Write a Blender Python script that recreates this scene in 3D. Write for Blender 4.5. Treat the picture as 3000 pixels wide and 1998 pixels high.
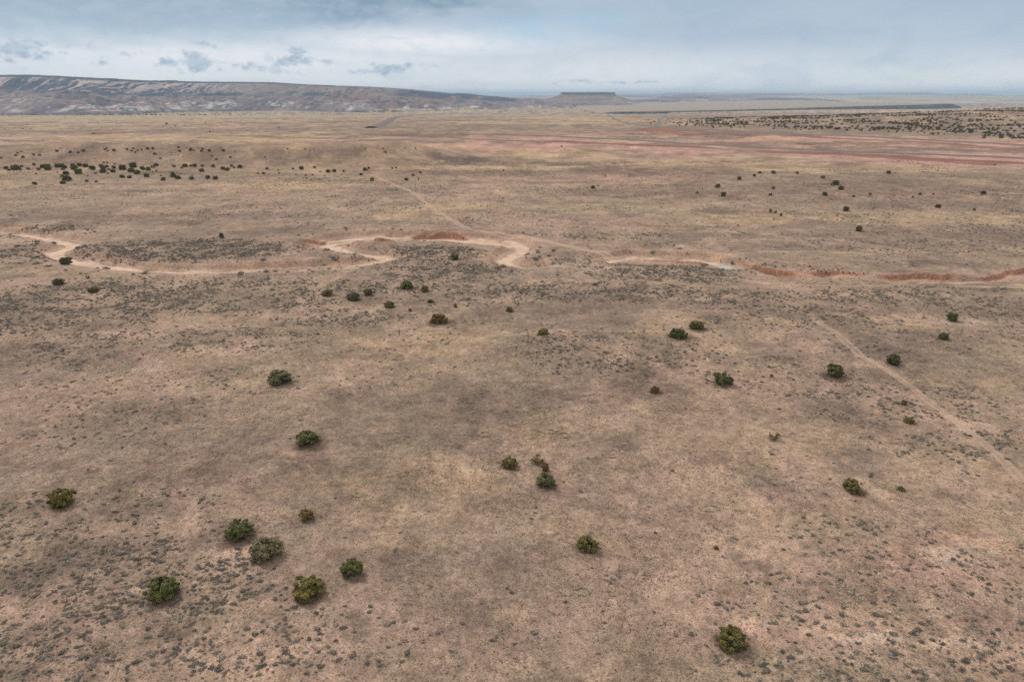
import bpy, math, random
import numpy as np

# ---------------------------------------------------------------- clear, camera, sky, sun, exposure
for _o in list(bpy.data.objects):
    bpy.data.objects.remove(_o)
scene = bpy.context.scene
H = 55.0                                        # the camera's height above the plain, metres
PITCH = math.radians(19.8)

cam = bpy.data.cameras.new('camera')
cam.sensor_width = 36.0
cam.lens = 24.0
cam.clip_start = 0.5
cam.clip_end = 250000.0
cam_ob = bpy.data.objects.new('camera', cam)
cam_ob.location = (0, 0, H)
cam_ob.rotation_euler = (math.pi / 2 - PITCH, 0, 0)
scene.collection.objects.link(cam_ob)
scene.camera = cam_ob

SUN_EL, SUN_AZ = math.radians(46), math.radians(-42)   # azimuth from +Y towards +X
sun = bpy.data.lights.new('sun', 'SUN')
sun.energy = 1.5
sun.angle = math.radians(10)
sun.color = (1.0, 0.95, 0.88)
sun_ob = bpy.data.objects.new('sun', sun)
sun_ob.rotation_euler = (math.pi / 2 - SUN_EL, 0, math.pi - SUN_AZ)
sun_ob.location = (0, 0, 150)
scene.collection.objects.link(sun_ob)

vs = scene.view_settings
vs.view_transform = 'Standard'
vs.look = 'None'
vs.exposure = 0.11
vs.gamma = 1.0
vs.use_curve_mapping = False


def lin(r, g, b):
    def f(c):
        c = c / 255.0
        return c / 12.92 if c <= 0.04045 else ((c + 0.055) / 1.055) ** 2.4
    return np.array([f(r), f(g), f(b)])


class Nodes:
    """small helper to write node maths as expressions"""
    def __init__(self, tree):
        self.t = tree

    def new(self, kind, **kw):
        n = self.t.nodes.new(kind)
        for k, v in kw.items():
            setattr(n, k, v)
        return n

    def plug(self, sock, v):
        if hasattr(v, 'is_linked') or hasattr(v, 'links'):
            self.t.links.new(v, sock)
        else:
            try:
                sock.default_value = v
            except TypeError:
                sock.default_value = (v, v, v)

    def m(self, op, a, b=0.0, c=0.0):
        n = self.new('ShaderNodeMath', operation=op)
        self.plug(n.inputs[0], a)
        self.plug(n.inputs[1], b)
        self.plug(n.inputs[2], c)
        return n.outputs[0]

    def sst(self, x, lo, hi, a=0.0, b=1.0):
        n = self.new('ShaderNodeMapRange', interpolation_type='SMOOTHSTEP')
        for i, v in enumerate((x, lo, hi, a, b)):
            self.plug(n.inputs[i], v)
        return n.outputs[0]

    def xyz(self, x, y, z):
        n = self.new('ShaderNodeCombineXYZ')
        for i, v in enumerate((x, y, z)):
            self.plug(n.inputs[i], v)
        return n.outputs[0]

    def noise(self, vec, scale, detail=4.0, rough=0.5, dist=0.0):
        n = self.new('ShaderNodeTexNoise')
        n.noise_dimensions = '3D'
        self.plug(n.inputs['Vector'], vec)
        n.inputs['Scale'].default_value = scale
        n.inputs['Detail'].default_value = detail
        n.inputs['Roughness'].default_value = rough
        n.inputs['Distortion'].default_value = dist
        return n.outputs['Fac']

    def mix(self, fac, a, b, blend='MIX'):
        n = self.new('ShaderNodeMix', data_type='RGBA', blend_type=blend)
        self.plug(n.inputs[0], fac)
        for s, v in ((n.inputs[6], a), (n.inputs[7], b)):
            if isinstance(v, (tuple, list, np.ndarray)):
                v = (float(v[0]), float(v[1]), float(v[2]), 1.0)
            self.plug(s, v)
        return n.outputs[2]


# world: clear sky behind, an altostratus veil over nearly all of it, a brighter gap low in the
# middle, a dark deck upper left and a few small cumulus over the mesa
world = bpy.data.worlds.new('World')
scene.world = world
world.use_nodes = True
wt = world.node_tree
wt.nodes.clear()
N = Nodes(wt)
SKY_STRENGTH = 0.1
sky = N.new('ShaderNodeTexSky', sky_type='NISHITA')
sky.sun_disc = False
sky.sun_elevation = SUN_EL
sky.sun_rotation = SUN_AZ
sky.altitude = 1800.0
tc = N.new('ShaderNodeTexCoord')
sep = N.new('ShaderNodeSeparateXYZ')
wt.links.new(tc.outputs['Generated'], sep.inputs[0])
dx, dy, dz = sep.outputs
DEG = 180 / math.pi
el = N.m('MULTIPLY', N.m('ARCSINE', dz), DEG)
az = N.m('MULTIPLY', N.m('ARCTAN2', dx, dy), DEG)
elc = N.m('MAXIMUM', el, 0.0)
# streaky noise in the plane of the clouds, slowly squeezed towards the horizon
den = N.m('ADD', N.m('MAXIMUM', dz, 0.0), 0.06)
plane = N.xyz(N.m('DIVIDE', dx, den), N.m('DIVIDE', dy, den), 0.0)
flat = N.xyz(N.m('MULTIPLY', az, 0.45), el, 3.0)
n_big = N.noise(plane, 0.35, 5, 0.5)
n_str = N.noise(flat, 0.55, 6, 0.52, 0.4)
n_fine = N.noise(flat, 1.6, 6, 0.6, 0.3)
CL = lambda r, g, b: tuple(lin(r, g, b) / SKY_STRENGTH)
veil = N.mix(N.sst(elc, 0.2, 4.4), CL(224, 228, 231), CL(170, 187, 204))
# grey-blue veil varies in tone
veil = N.mix(N.m('MULTIPLY', N.sst(n_big, 0.4, 0.7), 0.45), veil, CL(190, 205, 216))
veil = N.mix(N.m('MULTIPLY', N.sst(n_str, 0.42, 0.72), 0.35), veil, CL(150, 174, 194))
# thin places let the blue through
thin = N.m('MULTIPLY', N.sst(N.noise(plane, 0.22, 3, 0.5), 0.52, 0.7), 0.30)
skyc = N.mix(thin, veil, sky.outputs[0])


def gauss(cx, cy, rx, ry):
    a = N.m('DIVIDE', N.m('SUBTRACT', az, cx), rx)
    b = N.m('DIVIDE', N.m('SUBTRACT', el, cy), ry)
    r2 = N.m('ADD', N.m('MULTIPLY', a, a), N.m('MULTIPLY', b, b))
    return N.m('EXPONENT', N.m('MULTIPLY', r2, -1.0))


# bright band under the dark deck
br = N.m('MAXIMUM', gauss(-7.5, 3.7, 12.0, 1.05), N.m('MULTIPLY', gauss(-22.0, 2.5, 22.0, 1.6), 0.85))
br = N.m('MAXIMUM', br, N.m('MULTIPLY', gauss(4.0, 2.0, 16.0, 1.5), 0.45))
br = N.m('MULTIPLY', br, N.sst(n_fine, 0.25, 0.6, 0.65, 1.0))
skyc = N.mix(N.m('MINIMUM', br, 0.95), skyc, CL(232, 234, 237))
# patch of open blue
skyc = N.mix(N.m('MULTIPLY', gauss(2.5, 4.7, 5.0, 1.0), N.sst(n_str, 0.35, 0.6, 0.1, 0.5)), skyc, CL(163, 200, 222))
# dark deck, its lower edge rising to the right
edge = N.m('ADD', N.m('MULTIPLY', N.m('MAXIMUM', N.m('SUBTRACT', az, -16.0), 0.0), 0.135), 4.05)
warp = N.m('MULTIPLY', N.m('SUBTRACT', n_fine, 0.5), 2.2)
warp2 = N.m('MULTIPLY', N.m('SUBTRACT', n_str, 0.5), 2.6)
over = N.m('SUBTRACT', N.m('ADD', N.m('ADD', el, warp), warp2), edge)
deck = N.m('MULTIPLY', N.sst(over, -0.3, 1.1), N.sst(az, 4.0, -5.0))
deckc = N.mix(N.sst(n_fine, 0.35, 0.65), CL(124, 149, 171), CL(148, 170, 187))
skyc = N.mix(N.m('MULTIPLY', deck, N.sst(elc, 9.0, 40.0, 0.9, 0.25)), skyc, deckc)
# second, fainter shelf
over2 = N.m('SUBTRACT', N.m('ADD', N.m('ADD', el, warp), N.m('MULTIPLY', warp2, 1.4)), 3.1)
shelf = N.m('MULTIPLY', N.m('MULTIPLY', N.sst(over2, -0.3, 0.9), N.sst(az, -10.0, -19.0)), N.sst(el, 9.0, 5.0))
skyc = N.mix(N.m('MULTIPLY', shelf, 0.55), skyc, CL(178, 196, 211))
# small cumulus
cum = None
for (cx, cy, rx, ry, w) in [(-33.85, 2.66, 2.47, 0.73, 1), (-29.89, 3.11, 1.12, 0.25, 0.45), (-27.45, 2.63, 0.82, 0.26, 0.8), (-28.98, 2.63, 1.14, 0.26, 0.35), (-22.48, 3.34, 1.11, 0.32, 0.6), (-20.91, 3.22, 0.81, 0.22, 0.45), (-24.87, 2.11, 1.86, 0.4, 0.7), (-23.21, 2.16, 1.74, 0.81, 0.9), (-21.79, 1.72, 0.97, 0.28, 0.6), (-29.49, 2.02, 0.99, 0.26, 0.35), (-16.75, 2.41, 2.4, 0.51, 0.85), (-17.58, 2.54, 1.19, 0.5, 0.6), (-19.55, 1.98, 1.67, 0.45, 0.5), (-16.2, 3.03, 1.03, 0.34, 0.75), (-14.3, 2.35, 0.98, 0.34, 0.8), (-18.04, 1.64, 2.38, 0.34, 0.5), (-9.24, 1.95, 2.74, 0.41, 0.75), (-10.29, 1.7, 3.27, 0.29, 0.7), (-7.93, 2.13, 2.2, 0.29, 0.6), (5.07, 1.03, 2.23, 0.24, 0.55), (7.99, 0.92, 4.74, 0.18, 0.5), (27.45, 5.04, 0.85, 0.13, 0.35)]:
    g = N.m('MULTIPLY', gauss(cx, cy, rx, ry), w)
    cum = g if cum is None else N.m('MAXIMUM', cum, g)
n_c = N.noise(N.xyz(N.m('MULTIPLY', az, 0.7), el, 9.0), 1.7, 7, 0.58, 0.2)
cumf = N.sst(N.m('ADD', cum, N.m('MULTIPLY', N.m('SUBTRACT', n_c, 0.5), 2.1)), 0.27, 0.95)
skyc = N.mix(N.m('MULTIPLY', cumf, 0.9), skyc, N.mix(N.sst(n_fine, 0.35, 0.6), CL(146, 167, 188), CL(178, 195, 209)))
# an overcast sky is brighter towards the zenith
zen = N.sst(dz, 0.15, 0.9, 1.0, 1.25)
skyc = N.mix(N.sst(dz, 0.13, 0.45, 0.0, 0.85), skyc, N.mix(N.sst(n_big, 0.35, 0.65), CL(192, 190, 188), CL(216, 212, 208)))
below = N.sst(dz, -0.05, -0.3, 0.0, 0.85)
skyc = N.mix(below, skyc, CL(120, 105, 92))
bg = N.new('ShaderNodeBackground')
wt.links.new(skyc, bg.inputs['Color'])
wt.links.new(N.m('MULTIPLY', zen, SKY_STRENGTH), bg.inputs['Strength'])
wo = N.new('ShaderNodeOutputWorld')
wt.links.new(bg.outputs[0], wo.inputs['Surface'])

cyc = scene.cycles
cyc.max_bounces = 4
cyc.diffuse_bounces = 3
cyc.transparent_max_bounces = 8
cyc.volume_bounces = 1
cyc.use_denoising = False

# ---------------------------------------------------------------- helpers
rng = np.random.default_rng(7)
random.seed(7)
COL = scene.collection


def tag(o, label=None, cat=None, group=None, kind=None):
    if label: o['label'] = label
    if cat: o['category'] = cat
    if group: o['group'] = group
    if kind: o['kind'] = kind
    return o


def mesh_np(name, verts, faces, mat, parent=None, smooth=False, cols=None, link=True):
    """verts (n,3), faces (m,k): one mesh object"""
    me = bpy.data.meshes.new(name)
    verts = np.asarray(verts, dtype=np.float32)
    faces = np.asarray(faces, dtype=np.int32)
    k = faces.shape[1]
    me.vertices.add(len(verts))
    me.vertices.foreach_set('co', verts.ravel())
    me.loops.add(faces.size)
    me.loops.foreach_set('vertex_index', faces.ravel())
    me.polygons.add(len(faces))
    me.polygons.foreach_set('loop_start', np.arange(0, faces.size, k, dtype=np.int32))
    me.polygons.foreach_set('use_smooth', np.full(len(faces), bool(smooth)))
    me.update(calc_edges=True)
    if cols is not None:
        c = np.ones((len(verts), 4), dtype=np.float32)
        c[:, :3] = cols
        a = me.attributes.new('soil', 'FLOAT_COLOR', 'POINT')
        a.data.foreach_set('color', c.ravel())
    for mm in (mat if isinstance(mat, (list, tuple)) else [mat]):
        if mm is not None:
            me.materials.append(mm)
    o = bpy.data.objects.new(name, me)
    if link:
        COL.objects.link(o)
    if parent is not None:
        o.parent = parent
    return o


# TERRAIN-BEGIN
def _h(ix, iy, s):
    with np.errstate(over='ignore'):
        h = (ix.astype(np.int64) * 374761393 + iy.astype(np.int64) * 668265263 + s * 1442695041) & 0xFFFFFFFF
        h = ((h ^ (h >> 13)) * 1274126177) & 0xFFFFFFFF
        h = h ^ (h >> 16)
    return (h & 0xFFFFFF).astype(np.float64) / float(0xFFFFFF)


def vnoise(x, y, s=0):
    ix, iy = np.floor(x), np.floor(y)
    fx, fy = x - ix, y - iy
    ux, uy = fx * fx * fx * (fx * (fx * 6 - 15) + 10), fy * fy * fy * (fy * (fy * 6 - 15) + 10)
    a, b = _h(ix, iy, s), _h(ix + 1, iy, s)
    c, d = _h(ix, iy + 1, s), _h(ix + 1, iy + 1, s)
    return (a * (1 - ux) + b * ux) * (1 - uy) + (c * (1 - ux) + d * ux) * uy


def fbm(x, y, octs=4, s=0, gain=0.5):
    t, amp, tot = 0.0, 1.0, 0.0
    for i in range(octs):
        ca, sa = math.cos(0.6 * i + 0.3), math.sin(0.6 * i + 0.3)
        t = t + amp * vnoise(x * ca - y * sa + 17.3 * i, x * sa + y * ca - 9.1 * i, s + i * 31)
        tot += amp
        amp *= gain
        x, y = x * 2.03, y * 2.03
    return t / tot


def ss(e0, e1, x):
    t = np.clip((x - e0) / (e1 - e0), 0, 1)
    return t * t * (3 - 2 * t)


def polydist(x, y, pts):
    d = np.full(np.shape(x), 1e9)
    for (ax, ay), (bx, by) in zip(pts[:-1], pts[1:]):
        vx, vy = bx - ax, by - ay
        t = np.clip(((x - ax) * vx + (y - ay) * vy) / (vx * vx + vy * vy + 1e-9), 0, 1)
        d = np.minimum(d, np.hypot(x - ax - t * vx, y - ay - t * vy))
    return d


WASH = [[(-274.13, 310.35), (-251.87, 303.74), (-224.5, 297.4), (-206.48, 290.55), (-189.44, 279.77), (-177.97, 272.98), (-173.84, 264.61), (-174.24, 256.7), (-169.26, 249.78), (-155.79, 240.02), (-140.16, 233.9), (-126.89, 229.01), (-113.83, 226.17), (-98.55, 225.7), (-84.11, 227.58), (-70.63, 229.49), (-59.66, 232.91), (-51.32, 238.98), (-45.07, 245.36), (-50.58, 251.48), (-60.04, 256.7), (-69.13, 264.61), (-75.31, 272.98), (-74.22, 279.77), (-67.85, 286.15), (-60.63, 289.81), (-57.39, 292.05), (-46.75, 289.81), (-31.84, 286.87), (-14.34, 283.99), (-4.25, 280.46), (2.08, 274.32), (4.33, 267.14), (2.63, 258.49), (-0.64, 249.78), (-3.1, 243.2), (-1.21, 236.42), (5.97, 232.91)], [(33.32, 241.6), (37.4, 244.27), (44.17, 247.55), (56.56, 246.45), (67.32, 244.27), (72.67, 241.07), (75.31, 235.41), (75.63, 230.46)]]
BANKS = [(2.8, 22, [(-85.35, 270.49), (-80.52, 275.32), (-72.89, 281.03), (-63.5, 286.97), (-55.25, 289.26), (-46.88, 291.59), (-38.28, 293.16), (-23.5, 292.37), (-14.5, 288.5), (-4.29, 283.97), (4.17, 275.32), (6.81, 269.81)]), (1.6, 16, [(29.41, 246.25), (43.25, 242.88), (59.92, 240.13), (67.77, 237.44), (76.06, 234.8)]), (2.2, 16, [(77.49, 239.59), (81.25, 237.97), (82.49, 230.7), (86.87, 224.78), (93.68, 218.68), (96.32, 214.19)]), (1.5, 14, [(94.22, 220.06), (102.15, 221.46), (108.03, 221.92), (119.71, 219.14)]), (2.2, 15, [(115.89, 218.22), (123.88, 219.6), (135.41, 220.06), (145.85, 218.68), (148.95, 215.07)]), (0.9, 10, [(-266.39, 313.29), (-230.11, 306.3), (-215.18, 304.59), (-202.84, 299.59), (-193.6, 293.16)]), (1.4, 13, [(146.96, 215.07), (153.94, 217.31), (162.05, 221.92), (168.99, 226.23), (175.7, 229.19), (196.42, 233.25)]), (0.6, 12, [(-150.52, 246.82), (-133.46, 242.88), (-113.75, 237.44), (-95.62, 234.28), (-76.6, 230.7), (-66.5, 228.2)])]       # (drop in metres, reach of the lower ground, top edge points)


def wash_dist(x, y):
    d = np.full(np.shape(x), 1e9)
    m = (y > 150) & (y < 345)
    if np.any(m):
        xm, ym = x[m], y[m]
        dm = np.full(xm.shape, 1e9)
        for p in WASH:
            dm = np.minimum(dm, polydist(xm, ym, p))
        d[m] = dm
    return d


def bank_field(x, y):
    """how far below the plain, from the cut banks; also how strongly a point lies on a bare bank"""
    dep = np.zeros(np.shape(x))
    bare = np.zeros(np.shape(x))
    for (drop, reach, pts) in BANKS:
        px = np.array([p[0] for p in pts]); py = np.array([p[1] for p in pts])
        m = (x > px[0] - 5) & (x < px[-1] + 5) & (y > py.min() - reach - 8) & (y < py.max() + 8)
        if not np.any(m):
            continue
        xm, ym = x[m], y[m]
        top = np.interp(xm, px, py) + 2.2 * (vnoise(xm / 5.0, xm * 0 + 3.0, 5) - 0.5) + 3.0 * (vnoise(xm / 17.0, xm * 0 + 7.0, 6) - 0.5)
        s = top - ym
        end = ss(px[0] - 2, px[0] + 9, xm) * (1 - ss(px[-1] - 9, px[-1] + 2, xm))
        end = end * (0.75 + 0.5 * vnoise(xm / 23.0, xm * 0, 8))
        w = 1.0 + 1.6 * vnoise(xm / 9.0, xm * 0 + 1.5, 15)
        dd = drop * ss(0.0, w, s) * (1 - ss(reach * 0.45, reach, s)) * end
        dep[m] = np.maximum(dep[m], dd)
        b = ss(-1.0, 0.2, s) * (1 - ss(w + 0.5, w + 4.5, s)) * np.clip(end * 1.4, 0, 1)
        bare[m] = np.maximum(bare[m], b * min(1.0, drop / 1.5) ** 2)
    return dep, bare


HILLS = [(-417.37, 640, 170, 55, 5.8), (-324.52, 640, 120, 55, 6.3), (-232.24, 650, 120, 55, 6.0), (-138.04, 650, 80, 45, 6.4), (-101.92, 660, 60, 40, 6.1), (-53.3, 690, 25, 18, 3.6), (20.27, 700, 60, 22, 4.1), (55.56, 720, 50, 20, 3.7), (-541.21, 640, 200, 55, 5.3), (5.0, 150.0, 34.0, 10.0, 1.5), (28.0, 143.0, 16.0, 8.0, 1.2), (-60.0, 150.0, 25.0, 14.0, 0.8)]       # (x, y, rx, ry, height)
SLOPE = ([-3, 0.10700000000000001, 0.167, 0.219, 0.333, 0.427, 0.521, 0.592, 0.662, 0.709, 0.803, 3], [0, 0, 0.0, 3.2, 8.6, 12.4, 18.6, 23.1, 27.7, 30.0, 33.0, 33.0])       # right-hand hill: x/y ratios and their crest heights


def plain(y):
    return -70.0 * ss(900, 5500, y)


def terrain(x, y):
    x = np.asarray(x, dtype=np.float64); y = np.asarray(y, dtype=np.float64)
    z = 1.3 * (fbm(x / 70.0, y / 70.0, 3, 1) - 0.5) + 2.0 * (fbm(x / 260.0, y / 260.0, 2, 2) - 0.5) * ss(150, 500, y)
    z = z + 0.30 * (fbm(x / 9.0, y / 9.0, 2, 3) - 0.5) * (1 - ss(300, 700, y))
    z = z * (1 - ss(1800, 3500, y)) + plain(y)
    for (hx, hy, rx, ry, hh) in HILLS:
        m = (np.abs(x - hx) < 2.6 * rx) & (np.abs(y - hy) < 2.6 * ry)
        if np.any(m):
            wob = 1 + 0.5 * (fbm(x[m] / (0.5 * ry), y[m] / (0.5 * ry), 3, 9) - 0.5)
            z[m] += hh * wob * np.exp(-((x[m] - hx) / rx) ** 2 - ((y[m] - hy) / ry) ** 2)
    r = x / np.maximum(y, 1.0)
    crest = np.interp(r, SLOPE[0], SLOPE[1])
    up = ss(820, 1750, y) * (1 - ss(1850, 2350, y))
    z = z + crest * up * (0.92 + 0.25 * (fbm(x / 140.0, y / 140.0, 3, 12) - 0.5)) + up * (crest / 27.0) * 3.0 * (fbm(x / 45.0, y / 60.0, 2, 13) - 0.5)
    wd = wash_dist(x, y)
    bd, _ = bank_field(x, y)
    jit = 5.0 * (fbm(x / 11.0, y / 11.0, 2, 21) - 0.5)
    wdep = 1.9 * (1 - ss(3.6, 8.0, wd + 0.6 * jit)) + 0.6 * (1 - ss(2.0, 3.0, wd + 0.15 * jit))
    z = z - np.maximum(wdep, bd)
    return z
# TERRAIN-END


# ---------------------------------------------------------------- materials
def principled(name, rough=0.9):
    m = bpy.data.materials.new(name)
    m.use_nodes = True
    nt = m.node_tree
    b = nt.nodes['Principled BSDF']
    b.inputs['Roughness'].default_value = rough
    b.inputs['Specular IOR Level'].default_value = 0.15
    return m, Nodes(nt), b


def soil_material(name, fine=1.0, bump=0.5):
    m, n, b = principled(name, 0.95)
    at = n.new('ShaderNodeAttribute', attribute_name='soil')
    pos = n.new('ShaderNodeNewGeometry').outputs['Position']
    n1 = n.noise(pos, 5.0, 3, 0.7)
    n2 = n.noise(pos, 1.3, 4, 0.65)
    n3 = n.noise(pos, 0.28, 4, 0.6)
    tuft = n.sst(n1, 0.47, 0.64)
    v = n.m('ADD', n.m('ADD', n.m('MULTIPLY', n.m('SUBTRACT', n1, 0.5), -2.1 * fine),
                        n.m('MULTIPLY', n.m('SUBTRACT', n2, 0.5), 1.5 * fine)),
            n.m('MULTIPLY', n.m('SUBTRACT', n3, 0.5), 0.8))
    n4 = n.noise(pos, 0.05, 9, 0.76)
    n5 = n.noise(pos, 0.9, 2, 0.5)
    v = n.m('ADD', v, n.m('MULTIPLY', n.m('SUBTRACT', n4, 0.5), 1.8 * fine))
    v = n.m('MAXIMUM', n.m('ADD', v, 1.0), 0.35)
    g = n.xyz(v, v, v)
    c = n.mix(1.0, at.outputs['Color'], g, 'MULTIPLY')
    # dead, greyer stems among the straw
    dark = n.mix(1.0, c, (0.50, 0.52, 0.56), 'MULTIPLY')
    c = n.mix(n.m('MULTIPLY', n.m('MULTIPLY', tuft, n.sst(n3, 0.36, 0.6)), 0.55 * fine), c, dark)
    # ragged-edged mats of dark low plants and of pale straw, metres to tens of metres across
    mat1 = n.noise(pos, 0.11, 8, 0.72)
    mat2 = n.noise(pos, 0.075, 8, 0.72, 0.4)
    c = n.mix(n.m('MULTIPLY', n.sst(mat1, 0.545, 0.585), 0.42 * fine), c, n.mix(1.0, c, (0.66, 0.64, 0.66), 'MULTIPLY'))
    c = n.mix(n.m('MULTIPLY', n.sst(mat2, 0.55, 0.59), 0.50 * fine), c, n.mix(1.0, c, (1.22, 1.19, 1.08), 'MULTIPLY'))
    # low dark plants too small to build one by one
    spot = n.m('MULTIPLY', n.sst(n5, 0.60, 0.70), n.sst(n4, 0.40, 0.58))
    c = n.mix(n.m('MULTIPLY', spot, 0.6 * fine), c, lin(98, 92, 82))
    n.plug(b.inputs['Base Color'], c)
    bp = n.new('ShaderNodeBump')
    bp.inputs['Strength'].default_value = bump
    bp.inputs['Distance'].default_value = 0.25
    n.plug(bp.inputs['Height'], n.m('ADD', n1, n2))
    n.plug(b.inputs['Normal'], bp.outputs[0])
    return m


M_ground = soil_material('dry_grass_and_soil')
M_sand = soil_material('wash_sand', 0.35, 0.2)
M_track = soil_material('track_dirt', 0.5, 0.25)


def rock_material(name, scale=0.03):
    m, n, b = principled(name, 0.95)
    at = n.new('ShaderNodeAttribute', attribute_name='soil')
    pos = n.new('ShaderNodeNewGeometry').outputs['Position']
    n1 = n.noise(pos, scale, 5, 0.65)
    n2 = n.noise(pos, scale * 0.35, 6, 0.7)
    v = n.m('ADD', n.m('ADD', n.m('MULTIPLY', n.m('SUBTRACT', n1, 0.5), 1.3), n.m('MULTIPLY', n.m('SUBTRACT', n2, 0.5), 0.9)), 1.0)
    c = n.mix(1.0, at.outputs['Color'], n.xyz(v, v, v), 'MULTIPLY')
    spk = n.m('MULTIPLY', n.sst(n.noise(pos, scale * 2.0, 2, 0.5), 0.56, 0.66), n.sst(n2, 0.40, 0.60))
    c = n.mix(n.m('MULTIPLY', spk, 0.75), c, lin(66, 70, 66))
    n.plug(b.inputs['Base Color'], c)
    return m


M_rock = rock_material('badland_rock')


def plant_material(name, c0, c1, rough=0.8, tint=True, leafattr=True, transl=0.0):
    m, n, b = principled(name, rough)
    oi = n.new('ShaderNodeObjectInfo')
    c = n.mix(oi.outputs['Random'], c0, c1)
    if tint:
        c = n.mix(1.0, c, oi.outputs['Color'], 'MULTIPLY')
    if leafattr:
        at = n.new('ShaderNodeAttribute', attribute_name='soil')
        c = n.mix(1.0, c, at.outputs['Color'], 'MULTIPLY')
    n.plug(b.inputs['Base Color'], c)
    return m


M_needles = plant_material('juniper_needles', (0.168, 0.146, 0.056), (0.142, 0.126, 0.050))
M_bark = plant_material('juniper_bark', (0.15, 0.12, 0.10), (0.19, 0.16, 0.13), tint=False, leafattr=False)
M_sage = plant_material('sagebrush_leaves', (0.18, 0.158, 0.128), (0.37, 0.318, 0.255), tint=False)
M_twig = plant_material('dead_twigs', (0.12, 0.095, 0.09), (0.15, 0.12, 0.11), tint=False, leafattr=False)
M_straw = plant_material('dry_straw', (0.40, 0.32, 0.205), (0.27, 0.215, 0.155), tint=False, leafattr=False)
M_pale = plant_material('pale_straw', (0.64, 0.53, 0.385), (0.54, 0.45, 0.33), tint=False, leafattr=False)

m_, n_, b_ = principled('asphalt', 0.8)
n_.plug(b_.inputs['Base Color'], n_.mix(n_.noise(n_.new('ShaderNodeNewGeometry').outputs['Position'], 0.05, 4, 0.6), (0.17, 0.175, 0.18), (0.22, 0.225, 0.23)))
M_asphalt = m_
m_, n_, b_ = principled('track_ballast', 0.9)
n_.plug(b_.inputs['Base Color'], n_.mix(n_.noise(n_.new('ShaderNodeNewGeometry').outputs['Position'], 0.08, 4, 0.7), (0.15, 0.122, 0.112), (0.26, 0.21, 0.185)))
M_ballast = m_
m_, n_, b_ = principled('red_earth', 0.95)
n_.plug(b_.inputs['Base Color'], n_.mix(n_.noise(n_.new('ShaderNodeNewGeometry').outputs['Position'], 0.06, 5, 0.7), (0.22, 0.10, 0.075), (0.36, 0.19, 0.145)))
M_red = m_

# ---------------------------------------------------------------- ground sheet
DIRT = [(1.15, True, 0.8, [(-104.78, 516.74), (-94.24, 493.75), (-65.85, 431.69), (-54.54, 401.84), (-48.94, 380.25), (-40.58, 355.12), (-33.63, 337.44), (-25.1, 313.53), (-18.75, 298.96), (-10.26, 291.59)]), (1.45, True, 1.0, [(-10.26, 291.59), (4.26, 281.89), (12.37, 272.24), (20.01, 263.67), (28.12, 251.95), (35.39, 248.51), (41.51, 246.78)]), (0.9, True, 0.58, [(77.69, 90.96), (78.8, 96.46), (79.48, 101.67), (79.72, 106.59), (80.08, 112.07), (79.97, 117.19), (80.22, 123.4), (80.2, 128.38), (79.93, 134.62), (79.23, 139.07), (78.27, 143.27), (79.02, 149.84), (79.48, 156.19), (79.43, 161.8), (78.69, 166.12)]), (1.3, False, 0.4, [(80.89, 130.97), (80.42, 135.56), (79.43, 139.46), (77.97, 142.65)]), (1.0, True, 0.4, [(78.69, 166.12), (79.0, 171.09), (79.17, 178.22), (77.82, 186.98), (74.18, 193.28)]), (0.8, False, 0.5, [(65.98, 217.96), (70.12, 213.11), (74.93, 207.74), (80.19, 204.52), (88.19, 203.41), (104.12, 201.61), (119.38, 202.84), (132.03, 213.3)]), (1.0, False, 0.75, [(132.03, 213.3), (142.6, 212.69), (150.0, 207.68), (157.37, 203.22), (171.48, 201.1)]), (0.7, False, 0.7, [(134.07, 202.81), (146.05, 201.9), (155.59, 200.7), (170.54, 199.88)]), (1.5, False, 0.22, [(188.49, 1979.99), (145.46, 1169.12), (105.75, 755.23), (87.09, 541.25)]), (0.8, False, 0.45, [(80.28, 246.84), (97.1, 251.72), (116.21, 254.53), (134.37, 249.44)])]          # (half width, ruts, fade range, points)
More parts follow.
